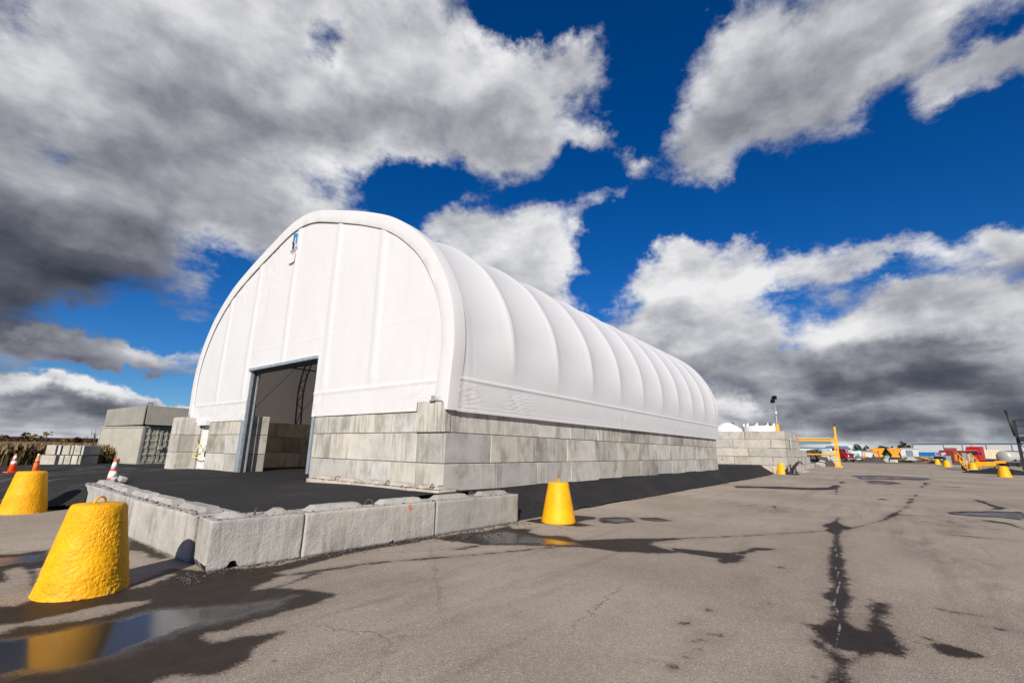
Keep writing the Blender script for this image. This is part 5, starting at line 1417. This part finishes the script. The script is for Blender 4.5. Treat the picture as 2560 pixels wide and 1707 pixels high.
# ---------------------------------------------------------------- vehicles
def wheel(t, x, y, r=.5, w=.3):
    mb = MB(); mb.smooth = True; mb.cyl((x, y - w / 2, r), (x, y + w / 2, r), r, 20); wl = mb.build('wheel', M_RUBBER, t)
    for s in (-1, 1):
        mb = MB(); mb.cyl((x, y + s * w * .5, r), (x, y + s * (w * .5 + .015), r), r * .5, 14); mb.build('hub', M_CHROME, wl)
def hood_truck(label, px, depth, turn, scale=1.0, sleeper=False, tank=None):
    """bonneted truck, nose towards local +x, standing on z=0"""
    loc, rz = spot(px, depth, turn)
    t = thing('truck', label, 'truck'); t.location = loc; t.rotation_euler = (0, 0, rz); t.scale = (scale,) * 3
    mb = MB(); mb.prism([(-.1, .95), (2.35, .95), (2.45, 1.15), (2.40, 1.72), (1.9, 1.88), (-.1, 2.02)], -.95, .95, 'y'); mb.build('bonnet', M_RED, t)
    mb = MB(); mb.prism([(-1.75, .85), (0.05, .85), (0.05, 2.02), (-.28, 2.85), (-.5, 2.98), (-1.75, 3.0)], -1.15, 1.15, 'y'); mb.build('cab', M_RED, t)
    mb = MB(); mb.prism([(0.055, 2.06), (-.25, 2.80), (-.262, 2.80), (0.043, 2.06)], -.98, .98, 'y'); mb.build('windscreen', M_GLASS, t)
    for s in (-1, 1):
        mb = MB(); mb.prism([(-1.3, 2.0), (-.2, 2.0), (-.42, 2.75), (-1.3, 2.75)], s * 1.152, s * 1.17, 'y'); mb.build('side_window', M_GLASS, t)
        mb = MB(); mb.cyl((2.42, s * .72, 1.25), (2.50, s * .72, 1.25), .15, 12); mb.build('headlight', M_REFL, t)
        mb = MB(); mb.box((-.05, s * 1.42, 2.35), (.12, .2, .5)); mb.bar((-.1, s * 1.1, 2.3), (-.05, s * 1.35, 2.35), .04); mb.build('mirror', M_DARKST, t)
        mb = MB(); mb.prism([(.75, .75), (.85, 1.25), (1.15, 1.48), (1.75, 1.48), (2.1, 1.25), (2.25, .75), (2.0, .75), (1.8, 1.15), (1.15, 1.15), (.95, .75)], s * .95, s * 1.22, 'y'); mb.build('mudguard', M_RED, t)
        wheel(t, 1.5, s * 1.0)
        mb = MB(); mb.smooth = True; mb.cyl((-1.85, s * 1.12, .9), (-1.85, s * 1.12, 3.6), .09, 10); mb.build('exhaust_stack', M_CHROME, t)
    mb = MB(); mb.box((2.44, 0, 1.42), (.06, .9, .72)); mb.build('grille', M_CHROME if sleeper else M_DARKST, t)
    mb = MB(); mb.box((2.55, 0, .72), (.22, 2.3, .34)); mb.build('bumper', M_CHROME, t)
    mb = MB(); mb.box((-2.6, 0, .78), (7.6, .85, .25)); mb.build('chassis', M_DARKST, t)
    if sleeper:
        mb = MB(); mb.prism([(-3.3, .85), (-1.72, .85), (-1.72, 3.0), (-.9, 3.1), (-1.3, 3.65), (-1.7, 3.85), (-3.3, 3.9)], -1.2, 1.2, 'y'); mb.build('sleeper', M_RED, t)
        mb = MB(); mb.prism([(-1.72, 3.0), (-.55, 3.0), (-1.0, 3.42), (-1.72, 3.5)], -1.05, 1.05, 'y'); mb.build('roof_fairing', M_RED, t)
        mb = MB(); mb.box((-.5, 0, 3.02), (.3, 2.1, .12)); mb.build('sun_visor', M_GREYBOX, t)
        mb = MB(); mb.bar((-1.6, -.2, 3.9), (-1.2, -.2, 4.25), .12); mb.build('beacon', M_HOPPER, t)
    for x in (-4.6, -5.75):
        for s in (-1, 1): wheel(t, x, s * .95, .5, .5)
    if tank:
        mb = MB(); mb.smooth = True; L0, L1, r, zc = tank
        mb.tube([(L0 - .12, 0, zc), (L0, 0, zc), (L1, 0, zc), (L1 + .12, 0, zc)], [r * .7, r, r, r * .7], 24); tk = mb.build('tank', M_PALEBLUE, t)
        for x in np.linspace(L0 + .4, L1 - .4, 6):
            mb = MB(); mb.tube([(x, r * 1.01 * math.cos(a), zc + r * 1.01 * math.sin(a)) for a in np.linspace(0, 6.283, 25)[:-1]], .03, 5, closed=True); mb.build('hoop', M_PALEBLUE, tk)
    return t
hood_truck('red truck with a pale blue ribbed tank behind the gantry', 2107, 92, -0.85, .85, tank=(-7.2, -2.2, 1.0, 1.95))
hood_truck('bright red sleeper semi truck behind the yellow steps', 2432, 88, -1.85, .86, sleeper=True)
def box_group(): pass
# pale blue tanks on legs
def leg_tank(label, px, depth, L, r, mat, turn=0.0):
    loc, rz = spot(px, depth, turn); t = thing('trailer_tank', label, 'tank'); t.location = loc; t.rotation_euler = (0, 0, rz); t['group'] = 'tanks parked past the red truck'
    mb = MB(); mb.smooth = True; mb.tube([(-L / 2 - .15, 0, r + .55), (-L / 2, 0, r + .55), (L / 2, 0, r + .55), (L / 2 + .15, 0, r + .55)], [r * .6, r, r, r * .6], 24); mb.build('tank_shell', mat, t)
    for x in (-L * .35, L * .35):
        mb = MB(); mb.box((x, 0, .4), (.25, r * 1.4, .8)); mb.build('saddle', M_DARKST, t)
    mb = MB(); mb.box((0, -r * .98, r + .5), (.5, .1, .6)); mb.build('hatch', M_GREYBOX, t)
leg_tank('long pale blue tank parked past the red truck', 2124, 98, 1.6, .78, M_PALEBLUE)
leg_tank('rust-streaked yellowish tank between the pale blue ones', 2130, 96, .75, .74, M_CREAM)
leg_tank('pale blue tank with a dark fitting, next to the orange gate', 2146, 98, 1.6, .80, M_PALEBLUE)
def frame_gate(label, px, depth, w, h, mat):
    loc, rz = spot(px, depth, .2); t = thing('straddle_gate', label, 'frame'); t.location = loc; t.rotation_euler = (0, 0, rz)
    for x in (-w / 2, w / 2):
        mb = MB(); mb.bar((x, 0, 0), (x * .92, 0, h), .14); mb.build('upright', mat, t)
    mb = MB(); mb.bar((-w / 2, 0, h - .2), (w / 2, 0, h - .35), .12); mb.build('crossbar', mat, t)
    mb = MB(); mb.bar((-w / 2, 0, h * .5), (w / 2, 0, h * .12), .08); mb.build('brace', mat, t)
frame_gate('oxide red steel frame straddling the grey gravel heap', 2177, 93, 2.9, 2.2, M_OXIDE)
loc, rz = spot(2162, 95); og = thing('orange_spreader', 'small orange machine standing against the red frame', 'machine'); og.location = loc; og.rotation_euler = (0, 0, rz)
mb = MB(); mb.smooth = True; mb.cyl((-.1, -.1, .5), (-.1, -.4, .5), .3, 12); mb.build('drum', M_HOPPER, og)
mb = MB(); mb.box((0, .2, 1.0), (.5, .5, 1.6), taper=(.7, .7)); mb.build('body', M_HOPPER, og)
heap('gravel_heap', 'low grey gravel heap under the red steel frame', 2178, 90, 4.6, 3, 1.0, M_GRAVEL, seed=4)
def hopper(label, px, depth, turn):
    loc, rz = spot(px, depth, turn); t = thing('salt_spreader', label, 'spreader', group='orange hopper spreaders'); t.location = loc; t.rotation_euler = (0, 0, rz)
    mb = MB(); mb.prism([(-1.1, 2.5), (-.45, 1.35), (.45, 1.35), (1.1, 2.5)], -.8, .8, 'y'); mb.build('hopper_bin', M_HOPPER, t)
    mb = MB(); mb.box((0, 0, 2.62), (2.3, 1.7, .22)); mb.build('top_rim', M_HOPPER, t)
    for x in (-.8, 0, .8):
        mb = MB(); mb.bar((x, -.83, 2.5), (x * .45, -.83, 1.35), .1); mb.build('rib', M_HOPPER, t)
    mb = MB(); mb.box((0.15, -.6, 1.15), (1.2, .6, .5)); mb.build('gearbox', M_HOPPER, t)
    for s in (-1, 1):
        mb = MB(); mb.bar((s * .85, -.7, 0), (s * .85, -.7, 1.5), .12); mb.bar((s * .85, .7, 0), (s * .85, .7, 1.5), .12); mb.bar((s * .85, -.7, .9), (s * .85, .7, .9), .12); mb.build('stand', M_BLACK, t)
        wheel(t, s * .75, -.6, .42, .3)
    mb = MB(); mb.box((0, 0, .75), (1.7, 1.4, .5)); mb.build('frame', M_BLACK, t)
hopper('orange hopper spreader beside the red steel frame', 2197, 97, -.08)
hopper('orange hopper spreader next to the rubbish heap', 2239, 97, -.08)
for i, (px, lab) in enumerate(((2214, 'pale concrete cube between the two orange spreaders'), (2233, 'low pale block in front of the second orange spreader'))):
    loc, rz = spot(px, 92); o = link('concrete_block', plain_block([.75, 1.3][i], .7, [.75, .5][i], M_TANKWALL, i)); o.location = loc; o.rotation_euler = (0, 0, rz); tag(o, lab, 'concrete block', None, 'thing')
heap('rubbish_heap', 'brown heap of earth and boards in front of the fence', 2312, 96, 6.5, 3, 1.15, M_DIRT, seed=7)
heap('rubbish_heap', 'dark scrap heap beside the second orange spreader', 2268, 96, 3.6, 2.5, .9, M_GRAVEL, seed=9)
for i in range(7):
    px = 2255 + i * 11; loc, rz = spot(px, 94.6, random.uniform(-1, 1)); mb = MB(); mb.box((0, 0, 0), (random.uniform(1.2, 2.4), .22, .07))
    o = mb.build('loose_board', [M_CREAM, M_OXIDE, M_HOPPER][i % 3]); o.location = (loc[0], loc[1], loc[2] + .55 + .4 * random.random()); o.rotation_euler = (0, random.uniform(-.35, .35), rz)
    tag(o, ['cream board poking from the dark scrap heap', 'dark red board leaning on the dark scrap heap', 'orange board by the crumpled white sheet', 'cream board between the two rubbish heaps', 'dark red board low on the brown heap', 'orange board across the top of the brown heap', 'cream board at the red container end of the brown heap'][i], 'board', 'boards on the rubbish heaps', 'thing')
loc, rz = spot(2277, 94.2); mb = MB(); mb.prism([(-.9, 0), (.9, -.1), (.45, .55), (-.5, .42)], -.05, .05, 'y'); o = mb.build('white_sheet', M_WHITE); o.location = (loc[0], loc[1], loc[2] + .5); o.rotation_euler = (.5, 0, rz); tag(o, 'crumpled white sheet on the dark scrap heap', 'sheet', None, 'thing')
# fence
loc, rz = spot(2205, 118); loc2, _ = spot(2345, 118)
Lf = math.hypot(loc2[0] - loc[0], loc2[1] - loc[1]); fc = thing('fence', 'grey-green screened fence behind the rubbish heaps', 'fence'); fc.location = loc; fc.rotation_euler = (0, 0, math.atan2(loc2[1] - loc[1], loc2[0] - loc[0]))
nf = 10
for i in range(nf):
    part_box('fence_panel', M_FENCE, fc, ((i + .5) * Lf / nf, 0, .62), (Lf / nf - .08, .04, 1.15))
for i in range(nf + 1): part_box('fence_post', M_GALV, fc, (i * Lf / nf, 0, .75), (.08, .08, 1.5))
# buildings
def hall(label, pxa, pxb, depth, eave_py, wall_mat, roof_mat, D=25, roof_h=.6, band=None, trim=True):
    a, rz = spot(pxa, depth); b, _ = spot(pxb, depth * (1 - .14 * (pxb - pxa) / 273)); W = math.hypot(b[0] - a[0], b[1] - a[1]); H = (at_depth(pxa, depth, eave_py)[2]) - a[2]
    t = thing('warehouse', label, 'building'); t.location = a; t.rotation_euler = (0, 0, math.atan2(b[1] - a[1], b[0] - a[0]))
    part_box('wall', wall_mat, t, (W / 2, D / 2, H / 2), (W, D, H))
    mb = MB(); mb.prism([(-.2, H), (D + .2, H), (D / 2, H + roof_h)], -.25, W + .25, 'x'); mb.build('roof', roof_mat, t)
    if trim: part_box('eave_trim', M_SLATE, t, (W / 2, -.06, H - .12), (W + .2, .14, .25))
    return t, W, H
hb, W, H = hall('long white warehouse with a dark eave line behind the red containers', 2287, 2700, 165, 1109, M_WHITE, M_GREYBOX, roof_h=.5)
part_box('corner_trim', M_SLATE, hb, (-.05, -.06, H / 2), (.5, .16, H))
x1 = 5.6
part_box('sign_panel', M_BLUE, hb, (6.0, -.09, H - 3.55), (9.0, .06, 1.3))
mb = MB(); mb.tube([(6.6 + .42 * math.cos(a), -.15, H - 3.5 + .36 * math.sin(a)) for a in np.linspace(.8, 5.5, 14)], .10, 6); mb.build('sign_letter', M_WHITE, hb)
mb = MB(); mb.tube([(7.5 + .27 * math.cos(a), -.15, H - 3.6 + .25 * math.sin(a)) for a in np.linspace(0, 6.283, 13)[:-1]], .08, 6, closed=True); mb.build('sign_letter', M_WHITE, hb)
for x in (9, 14, 20, 26): part_box('downpipe', M_GREYBOX, hb, (x, -.08, H / 2), (.12, .1, H - .4))
hall('slate and white warehouse behind the gantry beam', 1940, 2062, 150, 1118, M_WHITE, M_SLATE, D=14, roof_h=.2)[0]
hs, W, H = hall('stepped slate-roofed building part behind the red truck cab', 2062, 2108, 152, 1121, M_WHITE, M_SLATE, D=12, roof_h=1.0)
t = [o for o in COL.objects if o.get('label', '').startswith('slate and white')][0]
part_box('upper_cladding', M_SLATE, t, (7.7, .4, 5.3), (15.6, .7, 1.75)); part_box('roof_trim', M_WHITE, t, (7.7, .2, 6.22), (15.8, .9, .18)); part_box('shed_door', M_CREAM, t, (11.5, -.05, 1.6), (3.0, .1, 2.6))
hall('low flat white building beyond the pale blue tanks', 2108, 2180, 140, 1126, M_WHITE, M_WHITE, D=10, roof_h=.1, trim=False)
part_px = at_depth(2262, 150)
hw, W, H = hall('small white and dark shed beside the long warehouse', 2253, 2283, 150, 1121, M_WHITE, M_WHITE, D=8, roof_h=.3, trim=False)
part_box('dark_door', M_GREYBOX, hw, (2.3, -.04, 1.6), (1.7, .1, 3.1))
# red containers with doors facing us
def red_box(label, px, depth, turn, side):
    loc, rz = spot(px, depth, turn); t = thing('shipping_container', label, 'shipping container', group='oxide red shipping containers'); t.location = loc
    t.rotation_euler = (0, 0, rz - math.pi / 2); container(t, M_OXIDE, side=side)
    for (y, z, w, h) in ((.55, 1.85, .5, .4), (.95, 1.9, .35, .45), (.6, 1.45, .5, .2)):
        part_box('label_plate', M_WHITE, t, (.005, side * y, z), (.03, w, h))
red_box('oxide red container showing its long dark side and labelled doors', 2350, 104, -.30, 1)
red_box('oxide red container behind the slim grey cabinet and yellow steps', 2381, 104, -.30, 1)
loc, rz = spot(2380, 105); o = part_box('cargo_crate', M_OXIDE, None, (0, 0, 0), (2.1, 1.2, .6)); o.location = (loc[0], loc[1], loc[2] + 2.9); o.rotation_euler = (0, 0, rz); tag(o, 'dark red crate lying on top of the red containers', 'crate', None, 'thing')
# black car
loc, rz = spot(2343, 90, -.2); car = thing('parked_car', 'black car with a pale roof in front of the red container', 'car'); car.location = loc; car.rotation_euler = (0, 0, rz)
mb = MB(); mb.prism([(-.9, .3), (-.95, .85), (-.85, .95), (.85, .95), (.95, .85), (.9, .3)], 0, 4.2, 'y'); mb.build('body', M_BLACK, car)
mb = MB(); mb.prism([(-.82, .95), (-.62, 1.42), (.62, 1.42), (.82, .95)], .9, 3.6, 'y'); mb.build('cabin', M_GLASS, car)
part_box('roof', M_WHITE, car, (0, 2.2, 1.45), (1.25, 2.4, .06))
for x in (-.78, .78):
    for y in (.75, 3.4):
        mb = MB(); mb.smooth = True; mb.cyl((x - .1, y, .32), (x + .1, y, .32), .32, 14); mb.build('wheel', M_RUBBER, car)
    mb = MB(); mb.box((x * .8, -.02, .72), (.3, .05, .14)); mb.build('headlight', M_REFL, car)
def cabinet(label, px, depth, w, h, d=.5):
    loc, rz = spot(px, depth, .1); t = thing('utility_cabinet', label, 'cabinet', group='grey utility cabinets'); t.location = loc; t.rotation_euler = (0, 0, rz)
    part_box('body', M_GREYBOX, t, (0, 0, h / 2 + .1), (w, d, h)); part_box('plinth', M_TANKWALL, t, (0, 0, .05), (w + .1, d + .1, .1)); part_box('top_cap', M_GALV, t, (0, 0, h + .12), (w + .08, d + .08, .05))
    for s in (-1, 1): part_box('door', M_GREYBOX, t, (s * w * .25, -d / 2 - .012, h / 2 + .1), (w * .46, .02, h * .92))
cabinet('slim grey cabinet in front of the red containers', 2370.5, 74, .62, 1.45)
cabinet('wide dark grey cabinet above the yellow steps', 2418, 64, .95, 1.95)
# yellow steps
loc, rz = spot(2420, 57, .35); st = thing('access_steps', 'yellow steel steps with handrails and grey treads', 'steps'); st.location = loc; st.rotation_euler = (0, 0, rz)
for s in (-1, 1):
    mb = MB(); mb.bar((s * .62, -1.1, 0), (s * .62, 1.0, 1.15), .09, .2); mb.build('stringer', M_YELLOW2, st)
    mb = MB(); mb.smooth = True; mb.tube([(s * .62, -1.0, .1), (s * .62, -1.0, 1.0), (s * .62, .9, 2.1), (s * .62, 1.9, 2.1), (s * .62, 1.9, 1.1)], .06, 8); mb.build('handrail', M_YELLOW2, st)
    for y in (-.3, .5, 1.4):
        mb = MB(); z = .55 * (y + 1.1); mb.bar((s * .62, y, min(z, 1.15)), (s * .62, y, min(1.0 + .58 * (y + 1.0), 2.1)), .06); mb.build('rail_post', M_YELLOW2, st)
for i in range(4): part_box('tread', M_GALV, st, (0, -.85 + i * .5, .16 + i * .27), (1.2, .26, .05))
part_box('platform', M_YELLOW2, st, (0, 1.5, 1.12), (1.3, 1.1, .1))
# yellow toothed barriers (recovery rail)
def toothed(label, pxa, pxb, depth, z0, h, n):
    a, rz = spot(pxa, depth); b, _ = spot(pxb, depth + 3); L = math.hypot(b[0] - a[0], b[1] - a[1])
    t = thing('toothed_rail', label, 'rail', group='yellow toothed rails'); t.location = (a[0], a[1], a[2] + z0); t.rotation_euler = (0, 0, math.atan2(b[1] - a[1], b[0] - a[0]))
    part_box('beam', M_YELLOW2, t, (L / 2, 0, h * .85), (L, .2, h * .3))
    for i in range(n):
        mb = MB(); x = (i + .5) * L / n; w = L / n * .62; mb.prism([(x - w / 2, h * .7), (x - w / 2, h * .12), (x, 0), (x + w / 2, h * .12), (x + w / 2, h * .7)], -.08, .08, 'y'); mb.build('tooth', M_YELLOW2, t)
    for x in (.15, L - .15):
        mb = MB(); mb.bar((x, .1, -z0), (x, .1, h), .12); mb.build('support', M_DARKST, t)
toothed('long yellow toothed rail reaching from the yellow steps', 2438, 2486, 60, .45, .58, 10)
toothed('shorter yellow toothed rail in front of the tanker', 2487, 2512, 74, .55, .42, 6)
loc, rz = spot(2412, 58); mb = MB(); mb.smooth = True
ty = thing('spare_wheel', 'dark loose wheel lying beside the yellow steps', 'wheel'); ty.location = (loc[0] - .6, loc[1] + .2, loc[2]); ty.rotation_euler = (0, 0, rz)
mb.tube([(.28 * math.cos(a), 0, .36 + .28 * math.sin(a)) for a in np.linspace(0, 6.283, 19)[:-1]], .09, 8, closed=True); mb.build('tyre', M_RUBBER, ty)
part_box('rim', M_GREYBOX, ty, (0, 0, .36), (.3, .08, .3))
# cream container, tanker, mast lift
loc, rz = spot(2457, 118); cc = thing('shipping_container', 'cream corrugated container behind the red semi truck', 'shipping container'); 
loc2, _ = spot(2500, 118); Lc = math.hypot(loc2[0] - loc[0], loc2[1] - loc[1]); cc.location = (loc[0], loc[1], loc[2] + .95); cc.rotation_euler = (0, 0, math.atan2(loc2[1] - loc[1], loc2[0] - loc[0]))
mb = MB(); corrugate(mb, 0, Lc + 1.5, 0.0, 2.25, 0, .5, .16); mb.build('side_wall', M_CREAM, cc)
part_box('shell', M_CREAM, cc, (Lc / 2 + .75, 1.35, 1.12), (Lc + 1.4, 2.3, 2.2)); part_box('skid', M_DARKST, cc, (Lc / 2 + .75, 1.2, -.5), (Lc, 1.6, .9))
loc, rz = spot(2509, 82, -.42); tk = thing('tanker_trailer', 'pale round tanker trailer beside the black mast lift', 'tanker'); tk.location = loc; tk.rotation_euler = (0, 0, rz)
mb = MB(); mb.smooth = True
mb.tube([(0, -.25, 1.55), (0, -.05, 1.55), (0, 0, 1.55), (0, 7.5, 1.55), (0, 7.8, 1.55)], [.55, .92, 1.0, 1.0, .5], 32); sh = mb.build('tank_shell', M_TAN, tk)
for y in (.15, 2.5, 5.0):
    mb = MB(); mb.smooth = True; mb.tube([(1.01 * math.cos(a), y, 1.55 + 1.01 * math.sin(a)) for a in np.linspace(0, 6.283, 33)[:-1]], .03, 6, closed=True); mb.build('band', M_TAN, sh)
part_box('catwalk', M_DARKST, tk, (0, 4.2, 2.6), (.6, 5, .08)); part_box('chassis', M_BLACK, tk, (0, 4.0, .55), (1.8, 8, .3))
for x in (-.85, .85):
    for y in (.8, 2.0): wheel2 = None; mb = MB(); mb.smooth = True; mb.cyl((x - .15, y, .42), (x + .15, y, .42), .42, 16); mb.build('wheel', M_RUBBER, tk)
part_box('valve_box', M_DARKST, tk, (.75, 1.5, 1.0), (.35, .6, .8)); part_box('ladder_box', M_BLACK, tk, (.9, 3.4, 1.3), (.3, .8, 1.0))
loc, rz = spot(2513, 78); fb = thing('flatbed_trailer', 'long black flatbed trailer deck in front of the tanker', 'trailer'); fb.location = loc; fb.rotation_euler = (0, 0, rz)
part_box('deck', M_BLACK, fb, (3.0, 0, .62), (9.0, 1.6, .28)); part_box('side_rail', M_GALV, fb, (3.0, -.82, .78), (9, .05, .06))
for x in (.2, 1.4, 5.5, 6.7): mb = MB(); mb.smooth = True; mb.cyl((x, -.75, .36), (x, -.45, .36), .36, 14); mb.build('wheel', M_RUBBER, fb)
loc, rz = spot(2556, 52); ml = thing('mast_lift', 'black lattice mast of a lift truck at the yard\'s edge', 'lift truck'); ml.location = loc; ml.rotation_euler = (0, 0, rz)
for xr in (0.0, .95):
    mb = MB(); mb.bar((xr, 0, .3), (xr, 0, 5.9), .16, .3); mb.build('mast_rail', M_BLACK, ml)
mb = MB(); mb.smooth = True; mb.cyl((-.18, -.1, 4.1), (-.45, -.1, 6.9), .10, 10); mb.cyl((-.45, -.1, 6.85), (-.47, -.1, 7.1), .14, 10); mb.build('boom_cylinder', M_BLACK, ml)
for z in (1.0, 2.2, 3.3, 4.4, 5.2, 5.9):
    mb = MB(); mb.bar((0, 0, z), (.95, 0, z), .10); mb.build('crosspiece', M_BLACK, ml)
for (p_, q_) in (((0, 0, 1.0), (.95, 0, 2.2)), ((.95, 0, 2.2), (0, 0, 3.3)), ((0, 0, 3.3), (.95, 0, 4.4)), ((-.2, -.1, 4.6), (0, 0, 4.6)), ((-.27, -.1, 5.2), (0, 0, 5.2))):
    mb = MB(); mb.bar(p_, q_, .09); mb.build('brace', M_BLACK, ml)
mb = MB(); mb.bar((.62, 0, 5.9), (.58, 0, 6.7), .05); mb.bar((.35, 0, 6.7), (.8, 0, 6.7), .05); mb.build('antenna', M_BLACK, ml)
part_box('carriage', M_BLACK, ml, (.45, -.2, 3.75), (.7, .3, .55)); part_box('body', M_BLACK, ml, (.9, 1.6, .9), (1.6, 2.6, 1.0)); part_box('fork', M_BLACK, ml, (.2, -1.0, .1), (.2, 1.6, .08))
for x in (.1, 1.6):
    for y in (.8, 2.4): mb = MB(); mb.smooth = True; mb.cyl((x - .15, y, .42), (x + .15, y, .42), .42, 16); mb.build('wheel', M_RUBBER, ml)
heap('asphalt_mound', 'low dark asphalt mound between the last two yellow bollards', 2493, 50, 6.5, 5, .55, M_ASPHALT, 'mound', 12)
# trees on the right horizon
for lab, px, pb, ptop, w, m in (('broad dark tree behind the low white building', 2142, 1128, 1112, 26, M_LEAFG), ('low dark tree beside the broad one behind the low white building', 2176, 1130, 1117, 24, M_LEAFG), ('tall dark maroon tree beside the small white shed', 2254, 1135, 1109, 16, M_LEAFB), ('low dark tree between the maroon tree and the warehouse', 2272, 1135, 1115, 22, M_LEAFG), ('small dark tree behind the orange spreaders', 2226, 1134, 1116, 12, M_LEAFG), ('dark hedge-like tree behind the first orange spreader', 2208, 1136, 1120, 26, M_LEAFG)):
    tree_px(lab, px, pb, ptop, w * 1.15, 210, m, trunk=.12, n=650)
